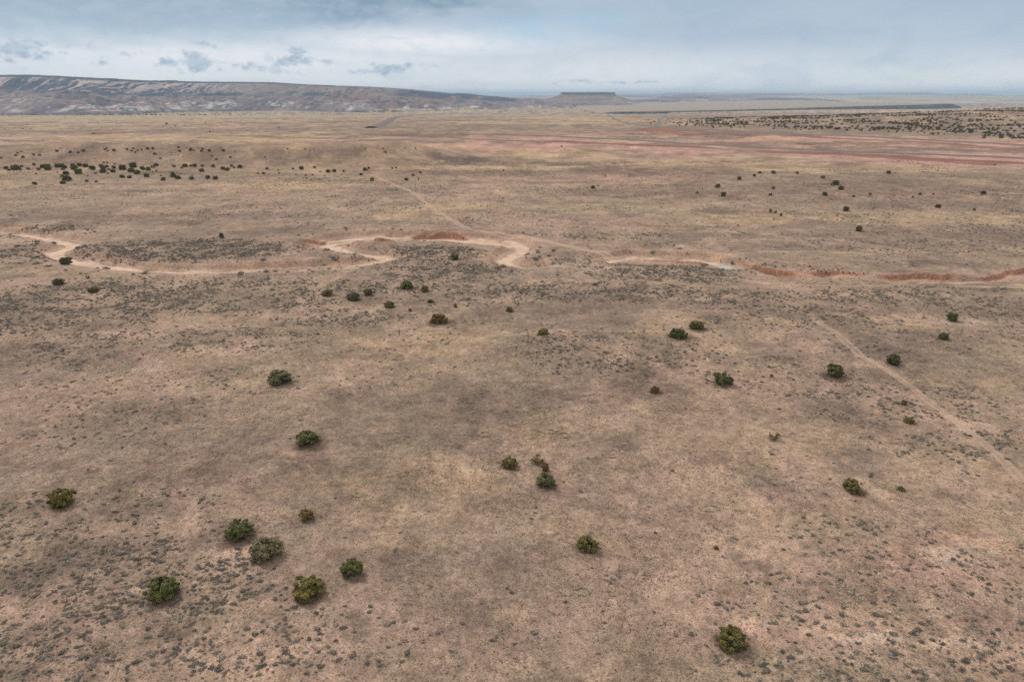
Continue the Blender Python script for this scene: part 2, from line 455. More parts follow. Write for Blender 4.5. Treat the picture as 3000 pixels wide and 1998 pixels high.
PATCHES = [
    (-1519.4, 3056.2, 868.3, 1613.1, 'straw', 0.8),
    (-1032.7, 6252.1, 1239.2, 1126.1, 'straw', 0.9),
    (-617.9, 1174.3, 280.9, 88.3, 'grey', 0.8),
    (-562.3, 976.2, 196.8, 32.7, 'yellow', 0.8),
    (-516.1, 857.8, 177.5, 49.4, 'pink', 0.8),
    (-443.2, 922.3, 186.2, 28.8, 'yellow', 0.9),
    (-309.8, 803.4, 201.4, 21.8, 'yellow', 0.7),
    (-135.7, 804.2, 100.8, 32.7, 'yellow', 1),
    (-76.5, 793.0, 76.5, 26.6, 'yellow', 0.7),
    (-610.9, 907.8, 48.0, 20.9, 'red', 0.6),
    (-626.5, 1108.7, 31.9, 33.1, 'red', 0.9),
    (-591.8, 1028.5, 148.0, 36.9, 'pink', 0.6),
    (-330.6, 649.4, 163.7, 112.1, 'brown', 0.5),
    (-172.5, 647.1, 109.8, 104.7, 'brown', 0.4),
    (-269.0, 500.0, 122.3, 47.4, 'grey', 0.7),
    (-256.4, 475.7, 104.9, 15.8, 'tan', 0.5),
    (-243.6, 442.5, 91.3, 13.7, 'pink', 0.6),
    (-243.4, 422.5, 33.3, 7.9, 'dark', 0.8),
    (21.8, 753.7, 54.6, 38.4, 'brown', 0.9),
    (-160.1, 753.7, 72.8, 38.4, 'brown', 0.8),
    (-58.2, 752.8, 14.5, 28.8, 'brown', 0.8),
    (-205.3, 395.8, 117.3, 34.5, 'tan', 0.7),
    (-215.6, 404.5, 18.0, 11.6, 'pink', 0.7),
    (-143.1, 448.2, 44.0, 21.1, 'yellow', 0.8),
    (-118.7, 400.9, 51.5, 19.9, 'tan', 0.7),
    (-193.7, 1352.6, 271.2, 210.8, 'grey', 0.6),
    (-76.3, 1060.9, 228.8, 69.3, 'dark', 0.55),
    (231.4, 2439.8, 231.4, 722.6, 'yellow', 0.9),
    (76.6, 1609.3, 191.6, 144.2, 'straw', 0.8),
    (755.0, 3992.4, 245.4, 1262.3, 'pink', 0.5),
    (-15.0, 616.8, 68.9, 42.2, 'dark', 0.95),
    (43.7, 599.2, 43.7, 24.6, 'dark', 0.7),
    (-83.3, 570.3, 44.4, 28.0, 'brown', 0.8),
    (0.0, 561.2, 114.8, 16.3, 'yellow', 0.9),
    (-78.2, 644.8, 81.3, 14.2, 'pink', 0.6),
    (0.0, 687.5, 139.8, 32.1, 'yellow', 0.7),
    (-12.9, 530.6, 90.6, 19.5, 'brown', 0.6),
    (47.7, 486.9, 119.2, 28.8, 'salmon', 0.55),
    (11.0, 447.8, 92.4, 15.8, 'pink', 0.7),
    (88.0, 447.9, 92.4, 17.6, 'yellow', 0.6),
    (119.6, 545.3, 85.1, 40.9, 'brown', 0.9),
    (73.1, 424.1, 83.5, 28.4, 'brown', 0.6),
    (-71.7, 415.6, 22.5, 21.3, 'dark', 0.6),
    (-30.2, 408.4, 60.4, 23.5, 'pink', 0.65),
    (-26.7, 358.2, 56.9, 11.5, 'yellow', 0.8),
    (35.4, 356.2, 70.8, 15.9, 'straw', 0.55),
    (-58.0, 332.6, 31.5, 12.0, 'yellow', 0.8),
    (8.2, 326.8, 52.2, 28.8, 'pink', 0.55),
    (-8.6, 346.9, 38.0, 8.7, 'dark', 0.5),
    (30.9, 308.3, 64.8, 25.8, 'pink', 0.5),
    (-39.4, 315.4, 31.5, 10.8, 'grey', 0.6),
    (394.8, 819.4, 355.3, 236.1, 'salmon', 0.62),
    (158.2, 820.9, 166.1, 122.6, 'salmon', 0.62),
    (73.9, 1027.1, 123.1, 126.7, 'salmon', 0.5),
    (327.4, 974.5, 196.5, 81.0, 'salmon', 0.62),
    (434.1, 639.4, 130.2, 75.9, 'salmon', 0.62),
    (-19.6, 815.2, 70.7, 33.6, 'salmon', 0.6),
    (291.3, 1012.2, 63.1, 53.3, 'dark', 0.8),
    (261.0, 833.6, 120.4, 46.7, 'brown', 0.7),
    (394.5, 862.8, 108.0, 37.6, 'brown', 0.75),
    (436.7, 753.7, 138.3, 38.4, 'brown', 0.75),
    (356.7, 738.4, 107.0, 23.1, 'grey', 0.6),
    (227.0, 945.2, 77.2, 38.0, 'grey', 0.8),
    (387.7, 1010.4, 72.7, 35.5, 'dark', 0.7),
    (286.7, 792.7, 84.1, 21.2, 'dark', 0.6),
    (260.3, 631.3, 153.1, 20.4, 'pink', 0.6),
    (174.7, 599.2, 101.9, 24.6, 'yellow', 0.7),
    (208.0, 569.8, 116.5, 22.4, 'tan', 0.7),
    (264.8, 543.1, 111.2, 20.4, 'yellow', 0.8),
    (365.7, 556.0, 70.4, 18.7, 'pink', 0.8),
    (204.4, 648.8, 81.8, 21.6, 'straw', 0.5),
    (362.2, 530.2, 67.3, 12.2, 'yellow', 0.7),
    (448.6, 1172.1, 280.4, 75.5, 'pink', 0.4),
    (253.3, 1176.8, 50.7, 101.2, 'red', 0.7),
    (312.7, 1088.0, 135.5, 42.2, 'red', 0.6),
    (2380.4, 4196.8, 1031.5, 2991.5, 'pink', 0.35),
    (1037.9, 2738.0, 544.9, 1532.8, 'grey', 0.9),
    (2274.1, 4008.5, 795.9, 2216.1, 'brown', 0.5),
    (645.2, 1077.4, 216.8, 141.4, 'grey', 0.8),
    (2253.7, 3528.8, 434.0, 1846.0, 'red', 0.28),
    (579.0, 1211.1, 301.1, 210.9, 'grey', 0.7),
    (2558.6, 6023.3, 1478.3, 648.6, 'yellow', 0.9),
    (4112.4, 7264.8, 616.9, 748.9, 'yellow', 0.7),
    (212.7, 432.4, 131.9, 67.6, 'brown', 0.8),
    (304.2, 497.4, 102.2, 30.0, 'grey', 0.8),
    (165.2, 448.6, 57.3, 24.6, 'grey', 0.6),
    (186.9, 325.6, 84.5, 21.0, 'yellow', 0.55),
    (121.6, 324.9, 48.6, 13.4, 'yellow', 0.6),
    (109.5, 368.2, 45.6, 19.3, 'tan', 0.6),
    (194.4, 339.6, 71.0, 10.4, 'tan', 0.6),
    (171.2, 283.5, 74.2, 17.7, 'brown', 0.7),
    (99.9, 283.5, 59.9, 17.7, 'grey', 0.7),
    (179.3, 262.5, 34.5, 12.8, 'grey', 0.6),
    (120.5, 249.8, 31.7, 4.7, 'tan', 0.7),
    (-178.8, 325.6, 68.3, 21.0, 'brown', 0.85),
    (-232.4, 346.1, 44.8, 23.6, 'grey', 0.6),
    (-105.7, 325.9, 42.3, 23.0, 'grey', 0.6),
    (-150.2, 355.8, 45.9, 9.1, 'tan', 0.6),
    (-127.6, 251.4, 54.9, 21.2, 'grey', 0.5),
    (-179.0, 311.1, 51.4, 12.3, 'dark', 0.5),
    (-84.9, 205.9, 53.1, 6.6, 'tan', 0.5),
    (-130.4, 202.0, 39.6, 7.9, 'grey', 0.6),
    (-122.9, 181.1, 39.7, 12.9, 'grey', 0.6),
    (-75.6, 181.1, 39.7, 12.9, 'grey', 0.55),
    (-91.7, 165.7, 36.7, 8.3, 'dark', 0.3),
    (-115.2, 155.1, 16.5, 4.4, 'pink', 0.5),
    (0.0, 194.5, 52.4, 9.6, 'grey', 0.5),
    (-23.9, 234.0, 31.0, 13.4, 'tan', 0.5),
    (17.2, 223.6, 25.2, 7.6, 'pale', 0.35),
    (-14.0, 178.8, 35.5, 5.7, 'dark', 0.35),
    (14.1, 180.6, 39.6, 8.4, 'dark', 0.45),
    (70.8, 180.7, 49.1, 9.7, 'dark', 0.5),
    (108.9, 190.7, 41.6, 7.1, 'tan', 0.5),
    (47.1, 180.5, 20.7, 6.4, 'grey', 0.5),
    (-19.6, 147.0, 18.8, 5.8, 'yellow', 0.55),
    (0.0, 156.3, 19.9, 4.0, 'yellow', 0.5),
    (21.0, 158.8, 20.2, 2.6, 'yellow', 0.5),
    (15.4, 144.2, 23.1, 10.8, 'pink', 0.4),
    (-26.2, 139.4, 9.0, 4.1, 'yellow', 0.45),
    (-78.3, 134.4, 5.1, 2.3, 'pale', 0.9),
    (-72.7, 144.6, 6.2, 3.0, 'yellow', 0.5),
    (-44.8, 124.5, 6.1, 2.0, 'pink', 0.6),
    (114.1, 166.8, 7.9, 3.9, 'pale', 0.9),
    (78.9, 138.3, 5.2, 2.8, 'pink', 0.7),
    (97.5, 152.8, 24.4, 7.2, 'dark', 0.4),
    (99.1, 136.2, 16.1, 11.7, 'grey', 0.55),
    (98.7, 162.7, 10.3, 2.1, 'yellow', 0.4),
    (64.1, 123.5, 28.3, 9.9, 'pink', 0.35),
    (42.3, 118.5, 19.5, 7.7, 'tan', 0.6),
    (27.8, 111.6, 13.6, 9.7, 'tan', 0.55),
    (80.5, 111.8, 16.1, 11.1, 'pink', 0.5),
    (47.3, 105.9, 18.9, 6.3, 'tan', 0.5),
    (66.2, 108.2, 5.4, 2.6, 'dark', 0.5),
    (-42.5, 119.2, 34.0, 12.3, 'dark', 0.3),
    (-9.3, 111.8, 26.0, 11.1, 'dark', 0.35),
    (-29.3, 104.8, 18.8, 7.5, 'dark', 0.3),
    (3.2, 116.9, 16.7, 6.0, 'dark', 0.35),
    (21.3, 93.5, 17.1, 7.2, 'pink', 0.4),
    (19.3, 97.3, 7.7, 2.2, 'pink', 0.5),
    (-84.4, 123.8, 21.6, 11.5, 'pink', 0.35),
    (-84.7, 108.8, 12.1, 9.3, 'pink', 0.45),
    (-61.7, 105.1, 18.8, 10.0, 'grey', 0.5),
    (-47.1, 91.5, 22.0, 6.9, 'brown', 0.4),
    (-48.7, 109.5, 7.3, 1.9, 'pink', 0.4),
    (-12.9, 89.8, 16.5, 8.6, 'yellow', 0.35),
    (-13.7, 77.5, 14.6, 5.3, 'tan', 0.7),
    (-2.4, 83.9, 12.7, 5.2, 'tan', 0.5),
    (-26.6, 93.1, 9.0, 3.1, 'dark', 0.4),
    (25.4, 78.3, 19.4, 6.2, 'tan', 0.5),
    (12.5, 86.5, 13.0, 4.5, 'dark', 0.35),
    (4.3, 71.0, 12.8, 4.0, 'brown', 0.4),
    (-55.0, 77.7, 19.3, 6.8, 'pink', 0.5),
    (-29.3, 69.3, 17.6, 5.7, 'pink', 0.55),
    (-46.4, 62.3, 16.2, 5.9, 'pink', 0.5),
    (-28.9, 57.0, 15.2, 3.8, 'pink', 0.45),
    (-22.8, 61.0, 9.9, 3.1, 'grey', 0.5),
    (-74.3, 89.2, 6.2, 2.9, 'pale', 0.5),
    (-21.5, 71.5, 4.7, 2.0, 'brown', 0.5),
    (-5.8, 62.4, 20.1, 6.5, 'pink', 0.45),
    (10.3, 67.9, 13.2, 4.9, 'pink', 0.45),
    (12.7, 57.0, 11.6, 3.8, 'brown', 0.4),
    (0.0, 66.5, 8.1, 1.8, 'brown', 0.4),
    (-13.8, 71.5, 5.6, 2.0, 'dark', 0.35),
    (36.4, 66.3, 25.1, 11.7, 'pink', 0.75),
    (41.5, 83.9, 14.6, 5.2, 'pink', 0.35),
    (55.7, 71.2, 13.7, 6.0, 'salmon', 0.3),
    (27.7, 58.8, 5.9, 1.5, 'salmon', 0.4),
    (56.7, 72.9, 5.2, 2.1, 'pale', 0.6),
    (38.6, 58.3, 4.4, 1.0, 'pale', 0.7),
    (47.2, 62.5, 6.2, 1.4, 'pale', 0.6),
    (47.5, 57.8, 6.2, 0.8, 'pale', 0.6),
    (53.6, 83.8, 15.6, 4.3, 'tan', 0.5),
    (71.9, 89.3, 9.2, 4.8, 'pink', 0.6),
    (45.0, 59.8, 3.4, 1.8, 'grey', 0.6),
    (30.3, 70.9, 2.6, 1.5, 'brown', 0.7),
    (39.8, 66.6, 4.5, 3.6, 'brown', 0.5),
    (31.6, 64.3, 6.7, 4.0, 'brown', 0.35),
    (-108.8, 226.1, 38.2, 9.7, 'pale', 0.45),
    (-64.0, 227.4, 15.1, 6.9, 'pale', 0.6),
    (-195.0, 272.2, 22.0, 9.6, 'pale', 0.5),
    (6.3, 250.0, 7.6, 8.2, 'pale', 0.5),
    (-12.6, 247.1, 8.8, 8.0, 'pink', 0.6),
    (81.3, 234.5, 14.4, 6.8, 'pink', 0.8),
    (107.1, 219.7, 19.2, 6.0, 'pink', 0.9),
    (98.2, 212.1, 15.3, 3.5, 'pink', 0.6),
    (157.3, 219.0, 24.7, 8.2, 'pink', 0.8),
    (130.9, 212.1, 24.0, 3.5, 'pink', 0.7),
    (43.4, 244.1, 19.9, 4.5, 'pink', 0.8),
    (31.6, 126.3, 4.1, 3.4, 'grey', 0.4),
    (-220.4, 531.5, 77.8, 29.3, 'brown', 0.5),
    (59.3, 66.6, 3.7, 3.6, 'pink', 0.6),
    (-63.5, 83.2, 2.8, 2.6, 'litter_shade', 0.8),
    (-35.4, 75.6, 2.9, 2.8, 'litter_shade', 0.8),
    (-30.3, 71.3, 3.3, 3.1, 'litter_shade', 0.8),
    (-19.1, 68.3, 2.2, 2.1, 'litter_shade', 0.8),
    (-23.1, 64.4, 2.9, 2.7, 'litter_shade', 0.8),
    (-40.0, 64.1, 2.8, 2.7, 'litter_shade', 0.8),
    (-27.8, 79.5, 1.5, 1.4, 'litter_shade', 0.8),
    (-33.6, 101.4, 2.9, 2.8, 'litter_shade', 0.8),
    (-46.6, 127.4, 3.9, 3.6, 'litter_shade', 0.8),
    (-0.1, 94.2, 2.1, 2.0, 'litter_shade', 0.8),
    (4.3, 95.8, 1.6, 1.5, 'litter_shade', 0.8),
    (5.4, 93.5, 1.0, 0.9, 'litter_shade', 0.8),
    (5.4, 89.4, 2.3, 2.1, 'litter_shade', 0.8),
    (10.2, 73.6, 2.3, 2.1, 'litter_shade', 0.8),
    (23.9, 57.2, 2.6, 2.4, 'litter_shade', 0.8),
    (26.6, 74.0, 0.5, 0.5, 'litter_shade', 0.8),
    (51.0, 87.9, 2.1, 2.0, 'litter_shade', 0.8),
    (58.1, 88.0, 0.8, 0.8, 'litter_shade', 0.8),
    (45.0, 103.9, 1.5, 1.4, 'litter_shade', 0.8),
    (43.6, 127.6, 3.2, 3.0, 'litter_shade', 0.8),
    (67.7, 131.1, 2.7, 2.6, 'litter_shade', 0.8),
    (83.4, 137.9, 2.4, 2.2, 'litter_shade', 0.8),
    (103.6, 153.6, 1.9, 1.8, 'litter_shade', 0.8),
    (114.4, 167.7, 2.2, 2.1, 'litter_shade', 0.8),
    (46.7, 161.6, 2.8, 2.6, 'litter_shade', 0.8),
    (40.4, 153.7, 3.3, 3.1, 'litter_shade', 0.8),
    (28.5, 123.6, 1.5, 1.4, 'litter_shade', 0.8),
    (74.5, 117.8, 0.9, 0.8, 'litter_shade', 0.8),
    (71.5, 110.0, 1.5, 1.4, 'litter_shade', 0.8),
    (54.3, 131.5, 0.6, 0.5, 'litter_shade', 0.8),
    (7.8, 153.8, 2.2, 2.0, 'litter_shade', 0.8),
    (-18.3, 167.4, 3.4, 3.2, 'litter_shade', 0.8),
    (-0.4, 177.0, 1.6, 1.5, 'litter_shade', 0.8),
    (-15.4, 180.9, 0.9, 0.8, 'litter_shade', 0.8),
    (-23.0, 185.6, 1.2, 1.1, 'litter_shade', 0.8),
    (-27.6, 177.1, 0.8, 0.8, 'litter_shade', 0.8),
    (-33.6, 180.9, 2.4, 2.2, 'litter_shade', 0.8),
    (-44.9, 187.2, 2.9, 2.8, 'litter_shade', 0.8),
    (-41.5, 191.9, 2.1, 2.0, 'litter_shade', 0.8),
    (-31.3, 200.1, 3.0, 2.9, 'litter_shade', 0.8),
    (-25.7, 196.1, 1.9, 1.8, 'litter_shade', 0.8),
    (-53.5, 191.3, 2.3, 2.2, 'litter_shade', 0.8),
    (-19.8, 237.3, 2.5, 2.3, 'litter_shade', 0.8),
    (-153.3, 230.3, 3.1, 2.9, 'litter_shade', 0.8),
    (-139.7, 204.3, 2.8, 2.6, 'litter_shade', 0.8),
    (-135.4, 211.8, 1.0, 1.0, 'litter_shade', 0.8),
    (-124.1, 195.7, 2.2, 2.1, 'litter_shade', 0.8),
    (-117.9, 275.6, 1.6, 1.5, 'litter_shade', 0.8),
    (149.8, 292.7, 2.3, 2.1, 'litter_shade', 0.8),
    (169.8, 348.0, 2.2, 2.0, 'litter_shade', 0.8),
]    # (x, y, rx, ry, colour, strength)
SOIL = {
    'pink': lin(182, 153, 133), 'tan': lin(170, 146, 123), 'grass': lin(160, 139, 117),
    'yellow': lin(190, 163, 128), 'dark': lin(118, 102, 91), 'grey': lin(140, 122, 106), 'red': lin(146, 84, 68),
    'salmon': lin(198, 155, 137), 'pale': lin(190, 168, 147), 'brown': lin(133, 111, 96), 'straw': lin(180, 163, 131),
    'litter_shade': lin(92, 76, 64), 'white': lin(200, 196, 190),  # fallen needles under junipers, darkened and shifted to paint in their contact shade
}


for _k in SOIL:
    SOIL[_k] = SOIL[_k] * np.array([0.98, 0.953, 0.962])


def mixc(c, col, f):
    return c + (col - c) * np.clip(f, 0, 1)[:, None]


def soil_colour(x, y, z, slope):
    """base colour of the ground: what grows on it and which soil lies bare, plus painted juniper shade"""
    n = len(x)
    c = np.tile(SOIL['grass'], (n, 1))
    big = fbm(x / 60.0, y / 60.0, 4, 41)
    mid = fbm(x / 17.0, y / 17.0, 4, 42)
    sm = fbm(x / 5.0, y / 5.0, 3, 43)
    far = ss(330, 700, y)
    wide = fbm(x / 330.0, y / 210.0, 5, 44, 0.58)
    wide2 = fbm(x / 420.0 + 5.0, y / 170.0, 5, 45, 0.58)
    nf = 1 - far
    c = mixc(c, SOIL['tan'], ss(0.42, 0.62, big) * 0.8)
    c = mixc(c, SOIL['pink'], ss(0.52, 0.66, mid * 0.6 + sm * 0.4) * 0.6 * nf)
    c = mixc(c, SOIL['grey'], ss(0.5, 0.7, fbm(x / 35.0, y / 35.0, 4, 46)) * 0.7)
    c = mixc(c, SOIL['dark'], ss(0.55, 0.72, fbm(x / 12.0, y / 12.0, 4, 47) * 0.55 + big * 0.45) * 0.6 * nf)
    c = mixc(c, SOIL['grey'], ss(0.45, 0.6, wide) * far * 0.8)
    c = mixc(c, SOIL['yellow'], ss(0.5, 0.62, wide2) * far * 0.85)
    c = mixc(c, SOIL['pink'], ss(0.52, 0.66, fbm(x / 260.0, y / 150.0, 5, 48, 0.6)) * far * 0.6)
    farther = ss(1800, 4000, y)
    c = mixc(c, SOIL['straw'], farther * 0.7 * ss(0.3, 0.55, wide2))
    # close mottling: thicker and thinner growth, bare scalds
    m3 = fbm(x / 3.2, y / 3.2, 4, 56, 0.6)
    m8 = fbm(x / 9.0, y / 9.0, 5, 57, 0.6)
    c = mixc(c, SOIL['dark'] * 0.92, ss(0.54, 0.66, m3 * 0.55 + m8 * 0.45) * 0.38 * nf)
    c = mixc(c, SOIL['pink'] * 1.04, ss(0.53, 0.64, fbm(x / 4.5, y / 4.5, 4, 58, 0.6) * 0.6 + mid * 0.4) * 0.35 * nf)
    f1 = fbm(x / 55.0, y / 48.0, 6, 62, 0.62)
    f2 = fbm(x / 48.0 + 9.0, y / 60.0, 6, 63, 0.62)
    c = mixc(c, SOIL['brown'] * 0.95, ss(0.50, 0.58, f1) * far * 0.6)
    c = mixc(c, SOIL['yellow'], ss(0.53, 0.60, f2) * far * 0.45)
    c = mixc(c, SOIL['pink'] * 0.97, ss(0.52, 0.60, fbm(x / 90.0, y / 70.0, 5, 68, 0.62)) * far * 0.55)
    c = mixc(c, SOIL['dark'] * 0.9, ss(0.56, 0.63, fbm(x / 30.0, y / 34.0, 5, 64, 0.62)) * far * 0.5)
    brk = fbm(x / 20.0, y / 20.0, 5, 51, 0.6) * nf + fbm(x / 75.0, y / 60.0, 6, 52, 0.64) * far
    fin = fbm(x / 6.0, y / 6.0, 4, 53, 0.6) * nf + fbm(x / 40.0, y / 38.0, 5, 54, 0.62) * far
    edge_w = 0.42 * nf + 0.12 * far
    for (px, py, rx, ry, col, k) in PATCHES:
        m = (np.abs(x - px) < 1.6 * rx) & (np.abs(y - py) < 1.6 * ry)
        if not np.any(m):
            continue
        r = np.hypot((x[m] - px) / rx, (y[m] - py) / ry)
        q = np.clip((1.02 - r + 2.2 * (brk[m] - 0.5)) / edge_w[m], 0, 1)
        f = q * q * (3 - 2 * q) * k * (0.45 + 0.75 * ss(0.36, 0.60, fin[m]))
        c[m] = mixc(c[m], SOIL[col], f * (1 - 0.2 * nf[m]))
    tone = 1 + 0.30 * (m3 - 0.5) * nf + 0.5 * (fbm(x / 1.3, y / 1.3, 3, 65) - 0.5) * nf + 0.9 * (fbm(x / 22.0, y / 26.0, 5, 66, 0.65) - 0.5) * far
    c = c * tone[:, None]
    # far bare red and salmon flats
    # cut banks and steep bare faces
    wd = wash_dist(x, y)
    _, bare = bank_field(x, y)
    near_w = 1 - ss(10, 22, wd)
    c = mixc(c, lin(184, 156, 137), (1 - ss(4.5, 12.0, wd + 7 * (mid - 0.5))) * 0.75)
    c = mixc(c, lin(146, 112, 92), ss(3.2, 5.0, wd) * (1 - ss(6.5, 9.0, wd)) * ss(0.22, 0.5, slope + 0.3 * (mid - 0.5)) * 0.12)
    c = mixc(c, lin(186, 132, 104), ss(0.28, 0.6, slope) * np.maximum(bare, near_w * 0.2))
    strata = 0.5 + 0.5 * np.sin(z * 11.0 + 3.0 * sm)
    c = mixc(c, lin(168, 124, 102) * (0.75 + 0.45 * strata[:, None]), bare * 0.85 * ss(0.3, 0.9, slope + 1.1 * (sm - 0.45)))
    c = mixc(c, lin(190, 154, 134), bare * (1 - ss(0.2, 0.5, slope)) * 0.55)
    # the sand of the wash
    bed = 1 - ss(2.3, 2.9, wd + 2.6 * (fbm(x / 9.0, y / 9.0, 3, 61) - 0.5))
    c = mixc(c, lin(214, 184, 160) * (0.86 + 0.3 * fbm(x / 2.2, y / 2.2, 3, 67))[:, None], bed * 0.95)
    gx, gy = (75.39, 234.49)
    gd = np.hypot((x - gx) / 6.5, (y - gy) / 5.5)
    c = mixc(c, lin(184, 178, 170), (1 - ss(0.7, 1.1, gd + 0.5 * (sm - 0.5))) * ss(3.6, 1.8, np.minimum(wd, 3.0)))
    return c, bed, wd


def track_mask(x, y, spec):
    hw, ruts, k, pts = spec
    ys = [p[1] for p in pts]
    m = (y > min(ys) - 8) & (y < max(ys) + 8)
    f = np.zeros(np.shape(x)); edge = np.zeros(np.shape(x))
    if np.any(m):
        d = polydist(x[m], y[m], pts)
        d = d + 0.8 * hw * (fbm(x[m] / 6.0, y[m] / 6.0, 2, 71) - 0.5)
        g = 1 - ss(hw * 0.75, hw * 1.25, d)
        if ruts:
            mid = (1 - ss(0.2, 0.5, d / hw)) * 0.7
            g = g * (1 - mid)
        f[m] = g * k
        edge[m] = d < hw
    return f, edge


def build_ground():
    rows = [-300.0, -150.0, -60.0, 0.0, 20.0, 30.0, 38.0, 44.0]
    y = 48.0
    while y < 60000.0:
        rows.append(y)
        st = y * y / 37500.0
        st = max(0.42, st * (1.0 if y < 900 else 0.5))
        if 196 < y < 318:
            st = min(st, 0.55)
        y += st
    rows.append(60000.0)
    rows = np.array(rows)
    tc_ = np.concatenate([np.linspace(-1.15, -0.80, 40)[:-1], np.linspace(-0.80, 0.80, 900), np.linspace(0.80, 1.15, 40)[1:]])
    nr, nc = len(rows), len(tc_)
    Y = np.repeat(rows[:, None], nc, 1)
    X = tc_[None, :] * (np.maximum(Y, 25.0) + 22.0)
    x, yv = X.ravel(), Y.ravel()
    z = terrain(x, yv)
    Z = z.reshape(nr, nc)
    gy = np.gradient(Z, axis=0) / np.maximum(np.gradient(Y, axis=0), 1e-3)
    gx = np.gradient(Z, axis=1) / np.maximum(np.gradient(X, axis=1), 1e-3)
    slope = np.hypot(gx, gy).ravel()
    c, bed, wd = soil_colour(x, yv, z, slope)
    masks = []
    for spec in DIRT:
        f, e = track_mask(x, yv, spec)
        c = mixc(c, lin(196, 166, 143), f)
        masks.append(e)
    co = np.stack([x, yv, z], 1)
    i = np.arange(nr * nc).reshape(nr, nc)
    quads = np.stack([i[:-1, :-1], i[:-1, 1:], i[1:, 1:], i[1:, :-1]], -1).reshape(-1, 4)
    label = np.zeros(len(quads), dtype=np.int32)
    label[(bed[quads] > 0.5).sum(1) >= 2] = 1
    for k, e in enumerate(masks):
        if DIRT[k][2] > 0.57:
            label[((e[quads] > 0.5).sum(1) >= 2) & (label == 0)] = 2 + k
    names = {0: ('ground', M_ground), 1: ('sandy_wash', M_sand)}
    out = []
    for k in np.unique(label):
        q = quads[label == k]
        used, inv = np.unique(q, return_inverse=True)
        nm, mt = names.get(int(k), ('dirt_track', M_track))
        o = mesh_np(nm, co[used], inv.reshape(-1, 4), mt, smooth=True, cols=c[used])
        o['kind'] = 'structure'
        out.append(o)
    return out


build_ground()


# ---------------------------------------------------------------- mesas, bluffs, far hills
def escarpment(name, P, ncol, nrow, seed, rough, colour, back=1500.0, hollow=220.0):
    """P rows: x base, y base, x rim, y rim, rim height, cliff 0..1"""
    P = np.array(P, dtype=np.float64)
    L = np.concatenate([[0], np.cumsum(np.hypot(np.diff(P[:, 2]), np.diff(P[:, 3])))])
    u = np.linspace(0, L[-1], ncol)
    xb, yb, xr, yr, hh, cl = [np.interp(u, L, P[:, k]) for k in range(6)]
    s = np.concatenate([np.linspace(-0.03, 1.0, nrow), [1.04, 1.12, 1.3]])
    S, U = np.meshgrid(s, u, indexing='ij')
    XB, XR, YB, YR = [np.broadcast_to(a, S.shape) for a in (xb, xr, yb, yr)]
    HH, CLF = np.broadcast_to(hh, S.shape), np.broadcast_to(cl, S.shape)
    sc = np.clip(S, 0, 1)
    X = XB + (XR - XB) * S
    Y = YB + (YR - YB) * S
    past = np.maximum(S - 1.0, 0) / 0.3
    Y = Y + past * back
    # spurs and gullies running down the slope
    g1 = 1 - np.abs(2 * fbm(X / hollow, Y / (hollow * 2.2), 4, seed) - 1)
    g2 = 1 - np.abs(2 * fbm(X / (hollow * 0.3), Y / (hollow * 0.55), 3, seed + 5) - 1)
    hum = fbm(X / (hollow * 0.8), Y / (hollow * 0.5), 4, seed + 9)
    talus = 0.62 * sc ** 0.85
    soft = sc ** 0.9
    cliff = np.where(sc < 0.62, 0.50 * (sc / 0.62) ** 0.9, 0.50 + 0.44 * ss(0.62, 0.92, sc) + 0.06 * ss(0.92, 1.0, sc))
    prof = cliff * CLF + soft * (1 - CLF)
    amp = rough * np.sin(np.pi * np.clip(sc, 0, 1)) ** 0.7
    prof = prof + amp * (0.45 * (g1 - 0.6) + 0.22 * (g2 - 0.6) + 0.45 * (hum - 0.5))
    edge = ss(0.0, 0.06, sc)
    ZB = np.broadcast_to(np.interp(u, L, P[:, 6]), S.shape)
    Z = HH * np.clip(prof, 0.0, 1.02) * edge
    Z = np.where(S >= 1.0, HH * (1.0 + 0.02 * (fbm(X / 60.0, X * 0 + 2.0, 3, seed + 3) - 0.5)), Z)
    Z = np.where(S < 0, -6.0, Z)
    fr = np.clip(Z / np.maximum(HH, 1), 0, 1)
    c = colour(X.ravel(), Y.ravel(), Z.ravel(), sc.ravel(), fr.ravel(), CLF.ravel(), g1.ravel(), g2.ravel())
    i = np.arange(S.size).reshape(S.shape)
    q = np.stack([i[:-1, :-1], i[:-1, 1:], i[1:, 1:], i[1:, :-1]], -1).reshape(-1, 4)
    o = mesh_np(name, np.stack([X.ravel(), Y.ravel(), (Z + ZB).ravel()], 1), q, M_rock, smooth=True, cols=c)
    o['kind'] = 'structure'
    return o


